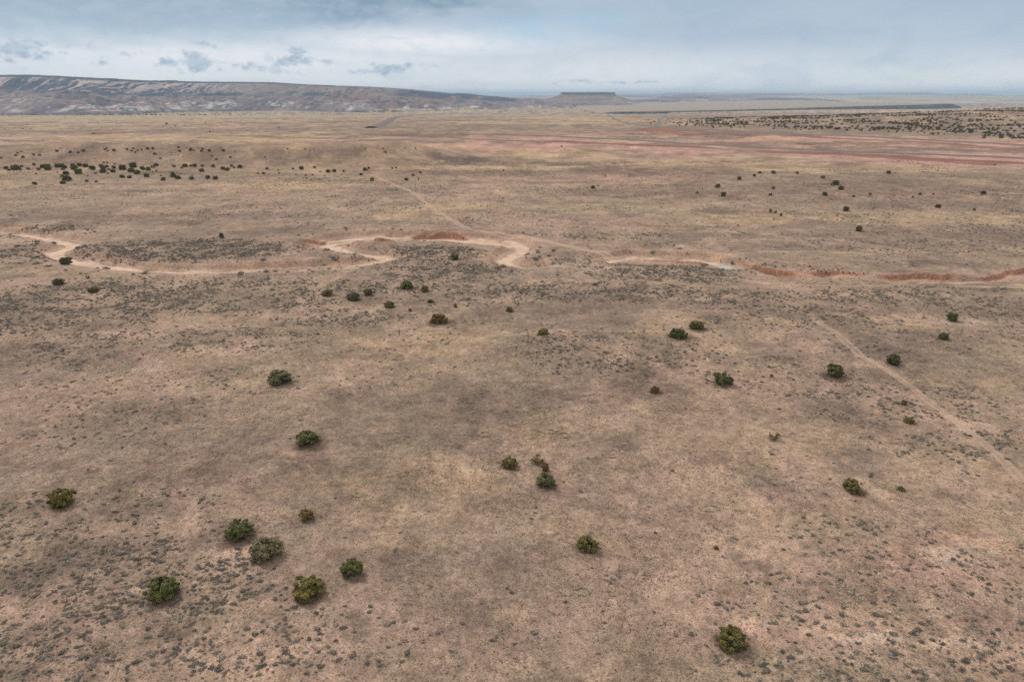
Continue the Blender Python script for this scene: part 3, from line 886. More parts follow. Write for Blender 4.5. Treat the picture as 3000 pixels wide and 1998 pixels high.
def mesa_colour(x, y, z, s, fr, clf, g1, g2):
    n = len(x)
    x, y, z = x * 0.5, y * 0.5, z * 0.5
    c = np.tile(lin(128, 112, 114), (n, 1))
    a = fbm(x / 120.0, z / 30.0, 5, 301, 0.6)
    b = fbm(x / 45.0 + 3, z / 16.0 + y / 90.0, 5, 302, 0.6)
    d = fbm(x / 14.0, y / 22.0, 3, 303)
    c = mixc(c, lin(148, 131, 127), ss(0.42, 0.62, b))
    c = mixc(c, lin(142, 108, 102), ss(0.54, 0.66, a) * 0.6)                      # reddish beds
    c = mixc(c, lin(98, 82, 92), ss(0.58, 0.68, fbm(x / 60.0, z / 22.0, 5, 305, 0.6)) * (1 - ss(0.35, 0.6, fr)) * 0.8)
    c = mixc(c, lin(206, 192, 184), ss(0.57, 0.63, fbm(x / 40.0, z / 26.0, 4, 306, 0.6)) * ss(0.03, 0.1, fr) * (1 - ss(0.22, 0.4, fr)) * 0.8)
    # the pale banded cliff with dark wooded chutes
    hazy_wood = lin(54, 65, 84)  # woodland colour tinted blue, with the haze of distance painted in
    up = ss(0.53, 0.58, fr + 0.08 * (b - 0.5)) * ss(0.25, 0.6, clf)
    band = 0.5 + 0.5 * np.sin(z * 0.9 + 3 * b)
    c = mixc(c, lin(190, 172, 166) * (0.80 + 0.25 * band[:, None]) * (0.75 + 0.5 * b[:, None]), up)
    lean = x + 0.10 * z * np.sin(x / 60.0) + 4.0 * (fbm(x / 20.0, z / 14.0, 3, 319) - 0.5)
    ch = fbm(lean / 11.0, z / 70.0 + 1.0, 5, 311, 0.66) + 0.34 * (0.72 - fr) + 0.5 * (fbm(x / 130.0, x * 0, 2, 313) - 0.52)
    c = mixc(c, hazy_wood, up * ss(0.43, 0.49, ch) * 0.95)
    c = mixc(c, hazy_wood, ss(0.44, 0.49, fr) * (1 - ss(0.55, 0.62, fr)) * ss(0.2, 0.5, clf) * ss(0.38, 0.5, fbm(x / 40.0, z / 20.0, 4, 312)) * 0.95)
    c = mixc(c, hazy_wood, ss(0.52, 0.56, fr + 0.1 * (b - 0.5)) * (1 - ss(0.66, 0.72, fr)) * ss(-1080, -1000, x) * (1 - ss(-760, -690, x)) * ss(0.36, 0.48, fbm(x / 50.0, z / 14.0, 4, 316)) * 0.95)
    c = mixc(c, lin(58, 62, 70), ss(0.91, 0.935, fr) * ss(0.1, 0.5, clf + 0.1) * 0.95)          # rim woodland
    # wooded upper slope on the lower, rounded part
    rimw = ss(0.66, 0.72, fr + 0.16 * (b - 0.5)) * ss(-540, -470, x) * (1 - ss(0, 60, x))
    c = mixc(c, hazy_wood, rimw * ss(0.28, 0.36, fbm(x / 60.0, z / 10.0, 4, 314)) * 0.92)
    # bare white and yellow fans at the foot
    c = mixc(c, lin(206, 184, 172), ss(0.55, 0.62, fbm(x / 55.0, z / 14.0, 3, 317)) * ss(-420, -360, x) * (1 - ss(-200, -140, x)) * ss(0.02, 0.06, fr) * (1 - ss(0.16, 0.26, fr)))
    c = mixc(c, lin(190, 170, 134), ss(0.5, 0.58, fbm(x / 90.0, y / 90.0, 4, 318)) * (1 - ss(0.10, 0.2, fr)) * ss(-900, -700, x) * 0.8)
    spk = ss(0.54, 0.62, d) * (0.4 + 0.55 * ss(0.4, 0.6, a))
    c = mixc(c, lin(74, 78, 78), spk * (1 - up) * 0.85)
    low = (1 - ss(0.0, 0.07, fr)) * ss(0.40, 0.52, d)
    c = mixc(c, lin(72, 72, 74), low * 0.9 * (1 - ss(-1300, -900, x)))
    return c


def butte_colour(x, y, z, s, fr, clf, g1, g2):
    c = np.tile(lin(150, 128, 114), (len(x), 1))
    x, y, z = x * 0.3, y * 0.3, z * 0.3
    b = fbm(x / 40.0, z / 8.0, 4, 321)
    c = mixc(c, lin(124, 112, 104), ss(0.45, 0.6, b))
    c = mixc(c, lin(92, 92, 94), ss(0.70, 0.80, fr + 0.1 * (b - 0.5)) * 0.8)
    c = mixc(c, lin(142, 112, 100), ss(0.6, 0.7, fbm(x / 30.0, y / 60.0, 3, 322)) * (1 - ss(0.6, 0.8, fr)) * 0.8)
    return c


def lava_colour(x, y, z, s, fr, clf, g1, g2):
    c = np.tile(lin(48, 46, 52), (len(x), 1))
    c = mixc(c, lin(100, 92, 90), ss(0.5, 0.65, fbm(x / 40.0, z / 5.0, 3, 331)))
    return mixc(c, lin(168, 149, 128), ss(0.985, 0.998, s))


def bad_colour(x, y, z, s, fr, clf, g1, g2):
    c = np.tile(lin(138, 114, 110), (len(x), 1))
    b = fbm(x / 300.0, z / 14.0, 4, 341)
    c = mixc(c, lin(84, 68, 74), ss(0.44, 0.58, b) * ss(0.1, 0.5, fr))
    c = mixc(c, lin(190, 172, 156), ss(0.52, 0.62, fbm(x / 110.0, z / 12.0, 4, 342)) * (1 - ss(0.4, 0.8, fr)))
    return c


def bluff_colour(x, y, z, s, fr, clf, g1, g2):
    c = np.tile(lin(164, 140, 132), (len(x), 1))
    b = fbm(x / 400.0, z / 12.0, 4, 351)
    c = mixc(c, lin(186, 166, 148), ss(0.45, 0.6, b))
    c = mixc(c, lin(118, 76, 76), ss(0.48, 0.58, fbm(x / 1500.0, z / 14.0, 3, 352)) * 0.9)
    c = mixc(c, lin(86, 84, 88), ss(0.84, 0.93, fr) * ss(0.4, 0.55, fbm(x / 500.0, x * 0, 3, 353)) * 0.8)
    return c


def ramp_colour(x, y, z, s, fr, clf, g1, g2):
    c = np.tile(lin(176, 160, 134), (len(x), 1))
    b = fbm(x / 900.0, y / 500.0, 5, 361)
    c = mixc(c, lin(150, 132, 118), ss(0.5, 0.6, b))
    return mixc(c, lin(190, 176, 146), ss(0.55, 0.7, fbm(x / 700.0, y / 700.0, 4, 362)))


def blue_colour(x, y, z, s, fr, clf, g1, g2):
    return np.tile(lin(90, 92, 92), (len(x), 1))


escarpment('mesa', [(-4274.8, 3749.3, -6203.3, 5549.3, 255.4, 1, -47.3), (-3650.8, 4270.8, -5091.3, 6070.8, 274.9, 1, -57.7), (-3042.4, 4270.8, -4244.7, 6070.8, 267.0, 1, -57.7), (-2839.5, 4270.8, -3961.1, 6070.8, 269.6, 1, -57.7), (-2535.3, 4270.8, -3483.4, 5970.8, 243.7, 1, -57.7), (-2532.7, 4987.3, -3294.3, 6587.3, 241.2, 0.95, -67.6), (-2600.6, 5374.8, -3277.5, 6874.8, 248.7, 0.8, -69.8), (-2438.1, 5713.3, -3035.3, 7213.3, 248.6, 0.5, -70.0), (-1976.9, 5958.1, -2408.9, 7358.1, 244.7, 0.3, -70.0), (-1779.2, 5958.1, -2140.2, 7258.1, 227.1, 0.2, -70.0), (-1301.4, 5487.7, -1566.4, 6687.7, 204.5, 0.15, -70.0), (-1045.4, 5374.8, -1244.1, 6474.8, 193.2, 0.1, -69.8), (-796.4, 5598.3, -929.3, 6598.3, 162.8, 0.05, -70.0), (-577.1, 6088.4, -657.3, 6988.4, 131.0, 0, -70.0), (-482.6, 6367.1, -542.1, 7207.1, 140.8, 0, -70.0), (-401.3, 6516.0, -447.4, 7316.0, 124.9, 0, -70.0), (-64.7, 6835.8, -71.0, 7535.8, 91.4, 0, -70.0), (132.7, 7007.5, 143.5, 7607.5, 74.2, 0, -70.0), (215.7, 7007.5, 233.0, 7607.5, 87.7, 0, -70.0), (340.3, 7188.3, 365.4, 7748.3, 69.8, 0, -70.0), (628.6, 7378.2, 669.3, 7878.2, 54.9, 0, -70.0), (958.3, 7790.0, 1010.2, 8230.0, 44.4, 0, -70.0), (1451.1, 8768.0, 1499.8, 9068.0, 11.9, 0, -70.0), (1784.0, 9678.4, 1820.8, 9878.4, 0.5, 0, -70.0)], 1200, 170, 400, 0.55, mesa_colour, 2500.0, 330.0)
escarpment('low_scarp', [(620.3, 5126.1, 626.3, 5176.1, 0.5, 0.5, -68.7), (650.9, 4987.3, 657.1, 5037.3, 5.6, 0.5, -67.6), (688.7, 4835.9, 695.0, 4885.9, 14.1, 0.5, -66.0), (1065.1, 4987.3, 1074.6, 5037.3, 14.6, 0.5, -67.6), (1210.3, 5487.7, 1220.6, 5537.7, 8.8, 0.5, -70.0), (1742.2, 5833.2, 1756.0, 5883.2, 9.5, 0.5, -70.0), (1976.9, 5958.1, 1991.9, 6008.1, 12.4, 0.5, -70.0), (2359.6, 6224.5, 2380.4, 6284.5, 12.9, 0.5, -70.0), (2777.9, 6516.0, 2800.3, 6576.0, 19.5, 0.5, -70.0), (3475.9, 6671.9, 3506.2, 6741.9, 31.9, 0.5, -70.0), (4046.3, 6835.8, 4078.5, 6905.8, 42.0, 0.5, -70.0), (4279.9, 7007.5, 4312.6, 7077.5, 44.7, 0.5, -70.0), (4464.5, 7188.3, 4497.4, 7248.3, 18.4, 0.5, -70.0), (4498.5, 7188.3, 4529.8, 7238.3, 0.5, 0.5, -70.0)], 500, 16, 430, 0.18, lava_colour, 5000.0, 160.0)
escarpment('badland_hills', [(1823.5, 11700.6, 1979.0, 12700.6, 0.5, 0, -70.0), (2486.5, 11700.6, 2694.7, 12700.6, 45.9, 0, -70.0), (2762.8, 11700.6, 2990.8, 12700.6, 85.4, 0, -70.0), (2928.6, 11700.6, 3167.7, 12700.6, 113.5, 0, -70.0), (3094.4, 11700.6, 3348.6, 12700.6, 96.6, 0, -70.0), (3425.9, 11700.6, 3711.6, 12700.6, 57.2, 0, -70.0), (3607.3, 11231.2, 3924.7, 12231.2, 21.6, 0, -70.0), (3978.6, 11231.2, 4327.3, 12231.2, 32.5, 0, -70.0), (4243.8, 11231.2, 4612.1, 12231.2, 59.7, 0, -70.0), (4456.0, 11231.2, 4839.6, 12231.2, 81.4, 0, -70.0), (4774.3, 11231.2, 5187.8, 12231.2, 65.1, 0, -70.0), (5138.8, 11700.6, 5569.1, 12700.6, 45.9, 0, -70.0), (5415.1, 11700.6, 5873.2, 12700.6, 17.6, 0, -70.0), (5691.4, 11700.6, 6176.8, 12700.6, 0.5, 0, -70.0)], 420, 30, 440, 0.26, bad_colour, 1500.0, 600.0)
escarpment('far_bluffs', [(-1886.3, 20000.0, -2024.2, 21500.0, 86.5, 0.3, -70.0), (2829.4, 20000.0, 3035.3, 21500.0, 105.5, 0.3, -70.0), (3395.3, 20000.0, 3641.2, 21500.0, 124.6, 0.3, -70.0), (3772.6, 20000.0, 4044.8, 21500.0, 138.8, 0.3, -70.0), (5093.0, 20000.0, 5459.2, 21500.0, 153.1, 0.3, -70.0), (5187.3, 20000.0, 5557.7, 21500.0, 181.6, 0.4, -70.0), (6130.4, 20000.0, 6568.2, 21500.0, 181.6, 0.4, -70.0), (7356.5, 20000.0, 7884.3, 21500.0, 162.6, 0.4, -70.0), (7922.4, 20000.0, 8489.4, 21500.0, 172.1, 0.4, -70.0), (9242.8, 20000.0, 9906.7, 21500.0, 157.9, 0.3, -70.0), (9620.0, 20000.0, 10311.9, 21500.0, 153.1, 0.3, -70.0), (9714.4, 20000.0, 10418.0, 21500.0, 124.6, 0.3, -70.0), (10374.6, 20000.0, 11131.3, 21500.0, 96.0, 0.2, -70.0), (11317.7, 20000.0, 12147.1, 21500.0, 77.0, 0.2, -70.0), (16976.6, 20000.0, 18223.6, 21500.0, 67.4, 0.1, -70.0)], 420, 40, 450, 0.22, bluff_colour, 5000.0, 1300.0)
escarpment('far_plateau', [(4862.6, 11700.6, 7009.0, 16900.6, 42.2, 0, -70.0), (5415.1, 11700.6, 7798.0, 16900.6, 87.2, 0, -70.0), (5857.2, 11700.6, 8431.9, 16900.6, 102.2, 0, -70.0), (6630.8, 11700.6, 9542.5, 16900.6, 117.2, 0, -70.0), (7459.6, 11700.6, 10733.6, 16900.6, 124.7, 0, -70.0), (8841.0, 11700.6, 12721.3, 16900.6, 124.7, 0, -70.0), (12156.4, 11700.6, 17491.8, 16900.6, 124.7, 0, -70.0)], 160, 40, 460, 0.03, ramp_colour, 6000.0, 1200.0)
escarpment('distant_mountain', [(12788.1, 26000.0, 13523.7, 27500.0, 100.1, 0.3, -70.0), (13032.8, 26000.0, 13778.1, 27500.0, 124.5, 0.3, -70.0), (13461.1, 26000.0, 14228.7, 27500.0, 136.6, 0.3, -70.0), (14440.1, 26000.0, 15258.6, 27500.0, 161.0, 0.3, -70.0), (14623.7, 26000.0, 15445.2, 27500.0, 197.4, 0.3, -70.0), (14868.4, 26000.0, 15699.9, 27500.0, 215.6, 0.3, -70.0), (15235.5, 26000.0, 16096.6, 27500.0, 173.1, 0.3, -70.0), (15908.6, 26000.0, 16813.0, 27500.0, 148.8, 0.3, -70.0), (17071.2, 26000.0, 18044.5, 27500.0, 136.6, 0.3, -70.0), (17193.5, 26000.0, 18165.2, 27500.0, 173.1, 0.3, -70.0), (17291.4, 26000.0, 18280.3, 27500.0, 124.5, 0.3, -70.0), (17866.6, 26000.0, 18894.3, 27500.0, 100.1, 0.3, -70.0)], 160, 16, 470, 0.08, blue_colour, 5000.0, 3000.0)


def build_butte():
    cx, cy, rx, ry, hh, zb = (1040.4, 9951.95720637204, 558.8, 450.0, 129.0, -38.0)
    na, ns = 160, 44
    a = np.linspace(0, 2 * math.pi, na, endpoint=False)
    s = np.linspace(0, 1, ns)
    S, A = np.meshgrid(s, a, indexing='ij')
    jag = 1 + 0.10 * (fbm(2.2 * np.cos(A) + 5, 2.2 * np.sin(A) + 5, 4, 380) - 0.5) * 2
    gully = 1 - np.abs(2 * fbm(5 * np.cos(A) + 9, 5 * np.sin(A) + S * 1.5, 4, 381) - 1)
    rad = np.where(S < 0.7, 1.25 - 0.58 * S / 0.7, np.where(S < 0.8, 0.67 - 0.02 * (S - 0.7) / 0.1, 0.65 - 0.65 * (S - 0.8) / 0.2))
    zz = np.where(S < 0.70, 0.74 * (S / 0.70) ** 1.25, 0.74 + 0.26 * np.clip((S - 0.70) / 0.09, 0, 1))
    zz = zz - 0.03 * fbm(3 * np.cos(A) + 3, 3 * np.sin(A) + 3, 3, 383) * (S > 0.75)
    zz = np.where(S < 0.7, zz + 0.13 * (gully - 0.6) * np.sin(np.pi * np.clip(S / 0.7, 0, 1)), zz)
    X = cx + rx * rad * jag * np.cos(A)
    Y = cy + ry * rad * jag * np.sin(A)
    Z = zb + hh * np.clip(zz, 0, 1) - 1.0
    fr = np.clip((Z - zb) / hh, 0, 1).ravel()
    c = butte_colour(X.ravel(), Y.ravel(), Z.ravel(), S.ravel(), fr, fr, fr, fr)
    i = np.arange(S.size).reshape(S.shape)
    j = np.roll(i, -1, 1)
    q = np.stack([i[:-1], j[:-1], j[1:], i[1:]], -1).reshape(-1, 4)
    o = mesh_np('butte', np.stack([X.ravel(), Y.ravel(), Z.ravel()], 1), q, M_rock, smooth=True, cols=c)
    o['kind'] = 'structure'


build_butte()


# ---------------------------------------------------------------- highway, railway, red eroded banks
def ribbon(name, pts, profile, mat, step=12.0, wander=0.0, seed=0, rise=0.0, vary=0.0):
    """profile: list of (offset across, height) swept along a ground line, towards the camera first"""
    p = np.array(pts, dtype=np.float64)
    L = np.concatenate([[0], np.cumsum(np.hypot(np.diff(p[:, 0]), np.diff(p[:, 1])))])
    n = max(8, int(L[-1] / step))
    t = np.linspace(0, L[-1], n)
    x, y = np.interp(t, L, p[:, 0]), np.interp(t, L, p[:, 1])
    k = max(3, int(60 / step)) | 1
    ker = np.ones(k) / k
    x = np.convolve(np.pad(x, k // 2, mode='edge'), ker, 'valid')
    y = np.convolve(np.pad(y, k // 2, mode='edge'), ker, 'valid')
    if wander:
        w = wander * 2 * (fbm(t / 90.0, t * 0, 4, seed) - 0.5)
    else:
        w = 0 * t
    tx, ty = np.gradient(x), np.gradient(y)
    ln = np.hypot(tx, ty); tx, ty = tx / ln, ty / ln
    nx, ny = ty, -tx
    flip = np.where(ny > 0, -1.0, 1.0) if np.median(ny) > 0 else np.ones(n)
    nx, ny = nx * flip, ny * flip
    amp = np.ones(n)
    if vary:
        amp = np.clip(1 - vary + 2.2 * vary * (fbm(t / 70.0, t * 0 + 4, 4, seed + 2) - 0.25), 0.05, 1.6)
    z0 = terrain(x, y)
    vs_ = []
    for (o, h) in profile:
        vs_.append(np.stack([x + nx * (w - o), y + ny * (w - o), z0 + (h * amp if h > 0 else h) + rise], 1))
    V = np.stack(vs_, 0)
    m = len(profile)
    i = np.arange(m * n).reshape(m, n)
    q = np.stack([i[:-1, :-1], i[:-1, 1:], i[1:, 1:], i[1:, :-1]], -1).reshape(-1, 4)
    o = mesh_np(name, V.reshape(-1, 3), q, mat)
    o['kind'] = 'structure'
    return o


for _pts in [[(281.8, 1399.1), (310.6, 1522.1), (387.6, 1872.1), (608.1, 2875.0), (1101.9, 5126.0), (1266.5, 5833.0)]]:
    ribbon('highway', _pts, [(-5, -0.6), (-3.2, 0.6), (3.2, 0.6), (5, -0.6)], M_asphalt, 15)
for _k, _pts in enumerate([[(620.7, 4669.1), (297.5, 2084.0), (254.6, 1570.7), (262.5, 1357.3), (292.0, 1221.7), (348.9, 1121.5), (402.8, 1050.7), (474.2, 988.5), (525.5, 911.2), (562.8, 866.5), (594.1, 822.0), (624.3, 760.9)], [(-25.0, 1042.6), (48.3, 1007.1), (135.2, 938.1), (205.2, 852.4), (269.4, 798.1), (324.6, 746.7), (398.4, 686.0), (468.9, 644.6), (509.0, 616.7)], [(-255.6, 1289.0), (-258.9, 1390.7), (-306.0, 1759.6), (-374.5, 2249.5), (-495.4, 3159.3), (-588.2, 4270.8), (-496.6, 4754.7), (-243.2, 5126.0)]]):
    _e = 2.2 if _k == 2 else 1.0      # the far stretch runs on a higher, broader bank
    ribbon('railway', _pts, [(-7 * _e, -0.8), (-2.6 * _e, 1.1 * _e), (2.6 * _e, 1.1 * _e), (7 * _e, -0.8)], M_ballast, 12)
for _k, (_h0, _pts) in enumerate([(2.2, [(248.0, 1281.5), (275.6, 1151.7), (354.8, 1057.8), (394.8, 991.7), (448.1, 932.8), (498.1, 862.5), (519.1, 797.6), (551.4, 761.6), (593.4, 722.1)]), (2.0, [(-196.1, 1022.1), (-94.2, 981.0), (-35.9, 935.4), (21.3, 885.7), (83.3, 866.1), (138.8, 823.4), (191.3, 793.5), (255.2, 754.7), (319.5, 694.9), (368.2, 632.6), (396.4, 604.6), (429.2, 588.5), (470.6, 568.7)]), (1.2, [(249.7, 738.0), (312.4, 718.0), (339.4, 667.3), (361.5, 620.7), (407.2, 577.3)]), (1.2, [(-643.0, 1077.8), (-631.1, 1097.9), (-618.3, 1117.9)]), (1.0, [(-637.7, 883.9), (-626.1, 898.0), (-613.3, 911.5)])]):
    ribbon('eroded_bank', _pts, [(-5, -0.9), (-2.0, 0.5 * _h0), (0, _h0), (5, 0.75 * _h0), (18, -0.9)], M_red, 7, 16.0, 500 + _k, 0.0, 0.85)


# ---------------------------------------------------------------- junipers
def ico(sub=1):
    t = (1 + 5 ** 0.5) / 2
    v = [(-1, t, 0), (1, t, 0), (-1, -t, 0), (1, -t, 0), (0, -1, t), (0, 1, t), (0, -1, -t), (0, 1, -t), (t, 0, -1), (t, 0, 1), (-t, 0, -1), (-t, 0, 1)]
    f = [(0, 11, 5), (0, 5, 1), (0, 1, 7), (0, 7, 10), (0, 10, 11), (1, 5, 9), (5, 11, 4), (11, 10, 2), (10, 7, 6), (7, 1, 8),
         (3, 9, 4), (3, 4, 2), (3, 2, 6), (3, 6, 8), (3, 8, 9), (4, 9, 5), (2, 4, 11), (6, 2, 10), (8, 6, 7), (9, 8, 1)]
    v = [np.array(a) / np.linalg.norm(a) for a in v]
    for _ in range(sub - 1):
        nf, mid = [], {}
        def mp(a, b):
            k = (min(a, b), max(a, b))
            if k not in mid:
                w = v[a] + v[b]
                v.append(w / np.linalg.norm(w)); mid[k] = len(v) - 1
            return mid[k]
        for a, b, c in f:
            ab, bc, ca = mp(a, b), mp(b, c), mp(c, a)
            nf += [(a, ab, ca), (b, bc, ab), (c, ca, bc), (ab, bc, ca)]
        f = nf
    return np.array(v), np.array(f)


def tubes(segs, sides=5):
    """segs: (p0, p1, r0, r1) tapered limbs -> verts, quads"""
    V, F = [], []
    for p0, p1, r0, r1 in segs:
        p0, p1 = np.array(p0, float), np.array(p1, float)
        d = p1 - p0; d /= np.linalg.norm(d) + 1e-9
        a = np.cross(d, (0.3, 0.2, 0.93)); a /= np.linalg.norm(a) + 1e-9
        b = np.cross(d, a)
        base = len(V)
        for p, r in ((p0, r0), (p1, r1)):
            for k in range(sides):
                an = 2 * math.pi * k / sides
                V.append(p + r * (math.cos(an) * a + math.sin(an) * b))
        for k in range(sides):
            k2 = (k + 1) % sides
            F.append((base + k, base + k2, base + sides + k2, base + sides + k))
    return np.array(V), np.array(F)


def leaf_quads(C, Nrm, size, r, flat=0.5):
    """one small quad per row of C, facing roughly along Nrm"""
    n = len(C)
    Nn = Nrm + flat * r.normal(size=(n, 3))
    Nn /= np.linalg.norm(Nn, axis=1, keepdims=True) + 1e-9
    a = np.cross(Nn, r.normal(size=(n, 3))); a /= np.linalg.norm(a, axis=1, keepdims=True) + 1e-9
    b = np.cross(Nn, a)
    w = (size * r.uniform(0.55, 1.25, n))[:, None]
    h = (size * r.uniform(0.55, 1.25, n))[:, None]
    k = 0.35 * size * r.normal(size=(n, 3))
    V = np.stack([C - a * w - b * h, C + a * w * 0.8 - b * h * 0.6, C + a * w + b * h + k, C - a * w * 0.7 + b * h], 1)
    F = np.arange(4 * n).reshape(n, 4)
    return V.reshape(-1, 3), F


def crown_mesh(seed, nlobe, per, sparse=0.0, squat=1.0, leaf=0.032):
    """crown one metre wide and about 0.8 m tall, sitting on the ground"""
    r = np.random.default_rng(seed)
    C, Nv, Tone = [], [], []
    centers = []
    lop = r.uniform(0, 6.28)
    for k in range(nlobe):
        for _ in range(40):
            a = r.uniform(0, 2 * math.pi)
            zz = r.uniform(0.12, 0.70)
            maxr = 0.40 * math.sqrt(max(0.0, 1 - ((zz - 0.32) / 0.47) ** 2)) * (1 + 0.16 * math.sin(2 * a + lop) + 0.10 * math.sin(3 * a + 2 * lop))
            rr = maxr * r.uniform(0.45, 1.0) ** 0.6
            p = np.array([rr * math.cos(a), rr * math.sin(a), zz * squat])
            if all(np.linalg.norm(p - q) > 0.095 for q, _ in centers):
                break
        centers.append((p, r.uniform(0.07, 0.145)))
    for k in range(16):
        a = r.uniform(0, 2 * math.pi)
        zz = r.uniform(0.12, 0.74)
        rr = 0.46 * math.sqrt(max(0.02, 1 - ((zz - 0.32) / 0.50) ** 2)) * r.uniform(0.95, 1.15)
        centers.append((np.array([rr * math.cos(a), rr * math.sin(a), zz * squat * 1.05]), r.uniform(0.035, 0.07)))
    cen0 = np.array([0, 0, 0.25 * squat])
    for p, rad in centers:
        if r.random() < sparse:
            continue
        d = r.normal(size=(per, 3))
        d /= np.linalg.norm(d, axis=1, keepdims=True)
        q = p + d * rad * np.array([1.05, 1.05, 0.9]) * r.uniform(0.55, 1.08, (per, 1))
        out = (p - cen0); out /= np.linalg.norm(out) + 1e-9
        tone = r.uniform(0.66, 1.25)
        C.append(q); Nv.append(d + 0.6 * out + np.array([0, 0, 0.35]))
        Tone.append(np.full(per, tone) * r.uniform(0.7, 1.3, per))
    C, Nv, Tone = np.concatenate(C), np.concatenate(Nv), np.concatenate(Tone)
    keep = C[:, 2] > 0.015
    C, Nv, Tone = C[keep], Nv[keep], Tone[keep]
    V, F = leaf_quads(C, Nv, leaf, r)
    warm = np.random.default_rng(seed + 1).normal(0, 0.07, len(C))
    T = np.repeat(np.stack([Tone * (1 + warm), Tone, Tone * (1 - warm)], 1), 4, 0)
    lo_, hi_ = np.percentile(V, 1, axis=0), np.percentile(V, 99, axis=0)
    V[:, 0] = (V[:, 0] - 0.5 * (lo_[0] + hi_[0])) / (hi_[0] - lo_[0])
    V[:, 1] = (V[:, 1] - 0.5 * (lo_[1] + hi_[1])) / (hi_[1] - lo_[1])
    V[:, 2] = V[:, 2] * 0.8 / hi_[2]
    V[:, 2] = np.maximum(V[:, 2], 0.005)
    return V, F, T, [c for c, _ in centers]


def trunk_mesh(seed, tips):
    r = np.random.default_rng(seed)
    segs = []
    base = np.array([0, 0, -0.03])
    fork = np.array([r.normal(0, 0.02), r.normal(0, 0.02), 0.12])
    segs.append((base, fork, 0.045, 0.034))
    for tip in tips[::2]:
        mid = fork * 0.5 + np.array(tip) * 0.5 + r.normal(0, 0.03, 3)
        mid[2] = max(mid[2], 0.06)
        segs.append((fork, mid, 0.024, 0.014))
        segs.append((mid, np.array(tip), 0.014, 0.004))
    return tubes(segs)


KINDS = {   # several habits of the same tree: (lobes, leaves per lobe, sparseness, squat)
    'round': (46, 80, 0.10, 1.0), 'broad': (50, 78, 0.12, 0.85), 'ragged': (42, 66, 0.28, 0.95),
    'lobed': (28, 130, 0.05, 0.9), 'sparse': (22, 50, 0.35, 1.0), 'upright': (40, 88, 0.0, 1.15),
}
CROWNS = {}
for _i, (_k, (_l, _p, _s, _q)) in enumerate(KINDS.items()):
    for _v in range(2):
        V_, F_, T_, tips_ = crown_mesh(900 + 10 * _i + _v, _l, _p, _s, _q)
        co_ = mesh_np('crown', V_, F_, M_needles, cols=T_, link=False)
        tv_, tf_ = trunk_mesh(950 + 10 * _i + _v, tips_)
        to_ = mesh_np('trunk', tv_, tf_, M_bark, link=False)
        CROWNS[(_k, _v)] = (co_, to_)
FAR_TREES = []
for _v in range(5):
    V_, F_, T_, tips_ = crown_mesh(1200 + _v, 13, 13, 0.05, 0.95, 0.085)
    tv_, tf_ = tubes([((0, 0, -0.05), (0.01, 0, 0.3), 0.05, 0.03)], 4)
    ob_ = mesh_np('juniper', np.concatenate([V_, tv_]), np.concatenate([F_, tf_ + len(V_)]), M_needles,
                  cols=np.concatenate([T_, np.full((len(tv_), 3), 1.2)]), link=False)
    FAR_TREES.append(ob_)

TINT = {'green': (0.86, 0.98, 0.85), 'olive': (1.02, 0.98, 0.85), 'yellow': (1.16, 1.10, 0.85), 'brown': (1.18, 0.90, 0.85),
        'grey': (1.0, 0.98, 1.35), 'bluish': (0.85, 0.98, 1.15), 'dark': (0.75, 0.85, 0.95)}


def place_juniper(x, y, w, h, kind, tint, label, group=None, parts=True):
    z = float(terrain(np.array([x]), np.array([y]))[0])
    rz = random.uniform(0, 6.28)
    jit = random.uniform(0.9, 1.1)
    col = tuple(c * jit for c in TINT[tint]) + (1.0,)
    if parts:
        root = bpy.data.objects.new('juniper', None)
        root.empty_display_size = 0.5
        src = CROWNS[(kind, random.randrange(2))]
        for s in src:
            c = s.copy()
            COL.objects.link(c)
            c.parent = root
            c.color = col
    else:
        root = FAR_TREES[random.randrange(len(FAR_TREES))].copy()
        root.color = col
    COL.objects.link(root)
    root.location = (x, y, z - 0.03 * h)
    root.rotation_euler = (0, 0, rz)
    root.scale = (w, w, h / 0.8)
    tag(root, label, 'juniper', group)
    return root


